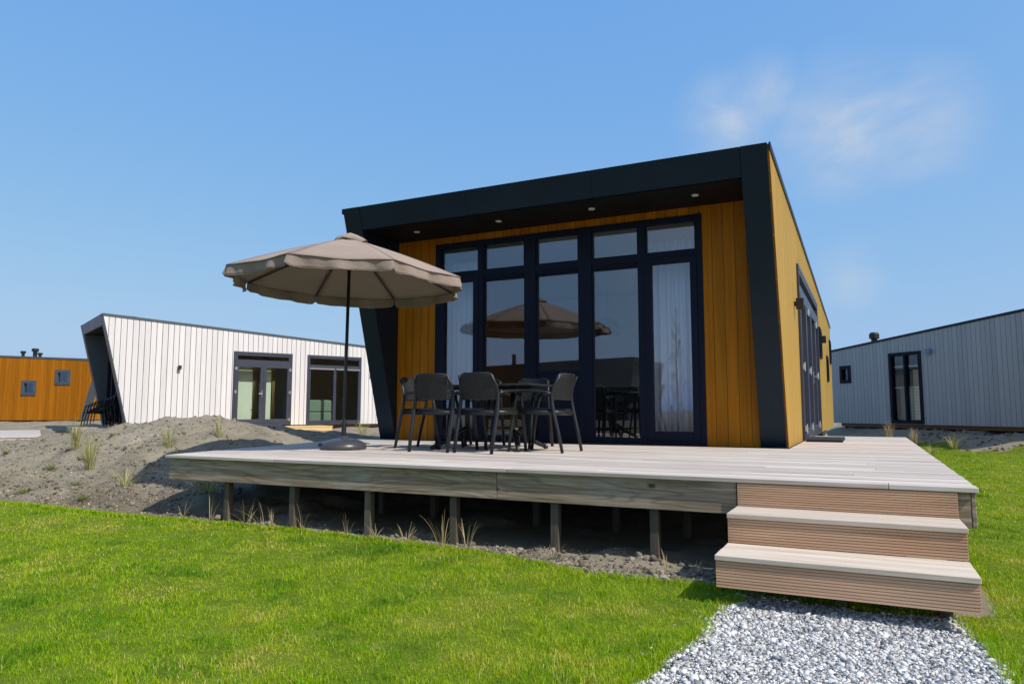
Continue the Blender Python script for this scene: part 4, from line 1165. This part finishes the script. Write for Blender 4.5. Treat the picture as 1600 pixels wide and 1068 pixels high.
mar = [(-10.35, 6.55, .52, 70, .12, 'tall upright marram tuft on the left of the mound'), (-9.25, 6.05, .58, 60, .13, 'tall pale marram tuft low on the mound, nearest the lawn'), (-8.62, 6.75, .34, 40, .16, 'leaning marram tuft on the mound near the deck corner'),
       (-8.30, 7.3, .34, 30, .12, 'yellowing tuft on the mound left of the deck'), (-7.95, 5.65, .26, 34, .22, 'sprawling straw tuft at the foot of the mound'), (-6.65, 5.75, .42, 60, .34, 'wide shaded tuft under the left deck corner'),
       (-12.6, 16.0, .55, 60, .25, 'tall yellow-green tuft beside the pine step'), (-9.6, 6.25, .46, 30, .12, 'thin pale tuft between the two tall marram tufts')]
for x, y, h_, n, s_, lab in mar: tuft('marram_tuft', x, y, h_ * 1.05, int(n * 1.5), s_ * 1.9, 'marram', lab, 'marram tufts on the mound', .0050, .9)
wee = [(-11.9, 6.45, .12, 'weed on the upper left of the mound slope'), (-10.75, 5.45, .10, 'weed at the far left near the lawn edge'), (-9.4, 5.35, .11, 'weed above the lawn edge in the middle of the slope'), (-9.9, 5.95, .11, 'weed left of the tall pale marram tuft'),
       (-8.05, 5.20, .12, 'weed beside the lawn at the foot of the mound'), (-7.35, 6.3, .10, 'weed in the shade at the deck end'), (-8.8, 5.6, .08, 'weed right of the slope middle'), (-11.2, 5.9, .10, 'weed on the left slope'), (-10.2, 7.0, .09, 'weed near the mound crest'), (-12.4, 5.7, .1, 'leftmost weed on the slope')]
for x, y, h_, lab in wee: tuft('weed', x, y, h_ * .8, 60, .17, 'weed', lab + ', low and green', 'weeds on the bare earth', .007)
rw = [(.55, 23.6, .8, 70, .22, 'straw', 'tall dry tuft below the blue-grey cabin wall, left of its door'), (1.15, 22.9, .6, 50, .2, 'straw', 'dry tuft below the glazed door of the blue-grey cabin'), (2.0, 22.0, .45, 60, .4, 'marram', 'spreading green tuft at the far deck corner'), (1.35, 19.8, .3, 40, .25, 'marram', 'low tuft beside the far right corner of the deck')]
for x, y, h_, n, s_, mt, lab in rw: tuft('bank_tuft', x, y, h_, n, s_, mt, lab, 'tufts on the bank', .010)

# ------------------------------------------------------------------ sapling behind the viewer, visible as a reflection
sp = empty('sapling', (-5.05, -3.0, LZ)); tag(sp, 'thin young tree mirrored in the rightmost glazed door', 'tree')
MB().tube([(0, 0, -.1), (.02, 0, 1.2), (-.02, .02, 2.6), (.05, 0, 4.15)], [.032, .028, .018, .006], 8).build('trunk', M['bark'], sp, smooth=True)
MB().box(-.22, -.16, -.03, .03, -.2, 1.2).build('stake', M['post'], sp)
tw = MB(); lf = MB()
for i in range(46):
    z0 = random.uniform(.5, 3.9); a = random.uniform(0, 6.28); L_ = random.uniform(.2, .55) * (1.15 - z0 / 5)
    p = [Vector((0, 0, z0)), Vector((math.cos(a) * L_ * .4, math.sin(a) * L_ * .4, z0 + L_ * .6)), Vector((math.cos(a) * L_ * .55, math.sin(a) * L_ * .55, z0 + L_ * 1.3))]
    tw.tube(p, [.007, .005, .002], 5)
    for q in range(9):
        c = p[1].lerp(p[2], random.random()) + Vector([random.uniform(-.04, .04) for _ in range(3)]); e = Vector([random.uniform(-1, 1) for _ in range(3)]).normalized() * .035; g_ = e.orthogonal().normalized() * .014
        lf.poly([c - e, c + g_, c + e, c - g_])
tw.build('branches', M['bark'], sp); tag(lf.build('leaves', M['sapleaf'], sp), kind='stuff')
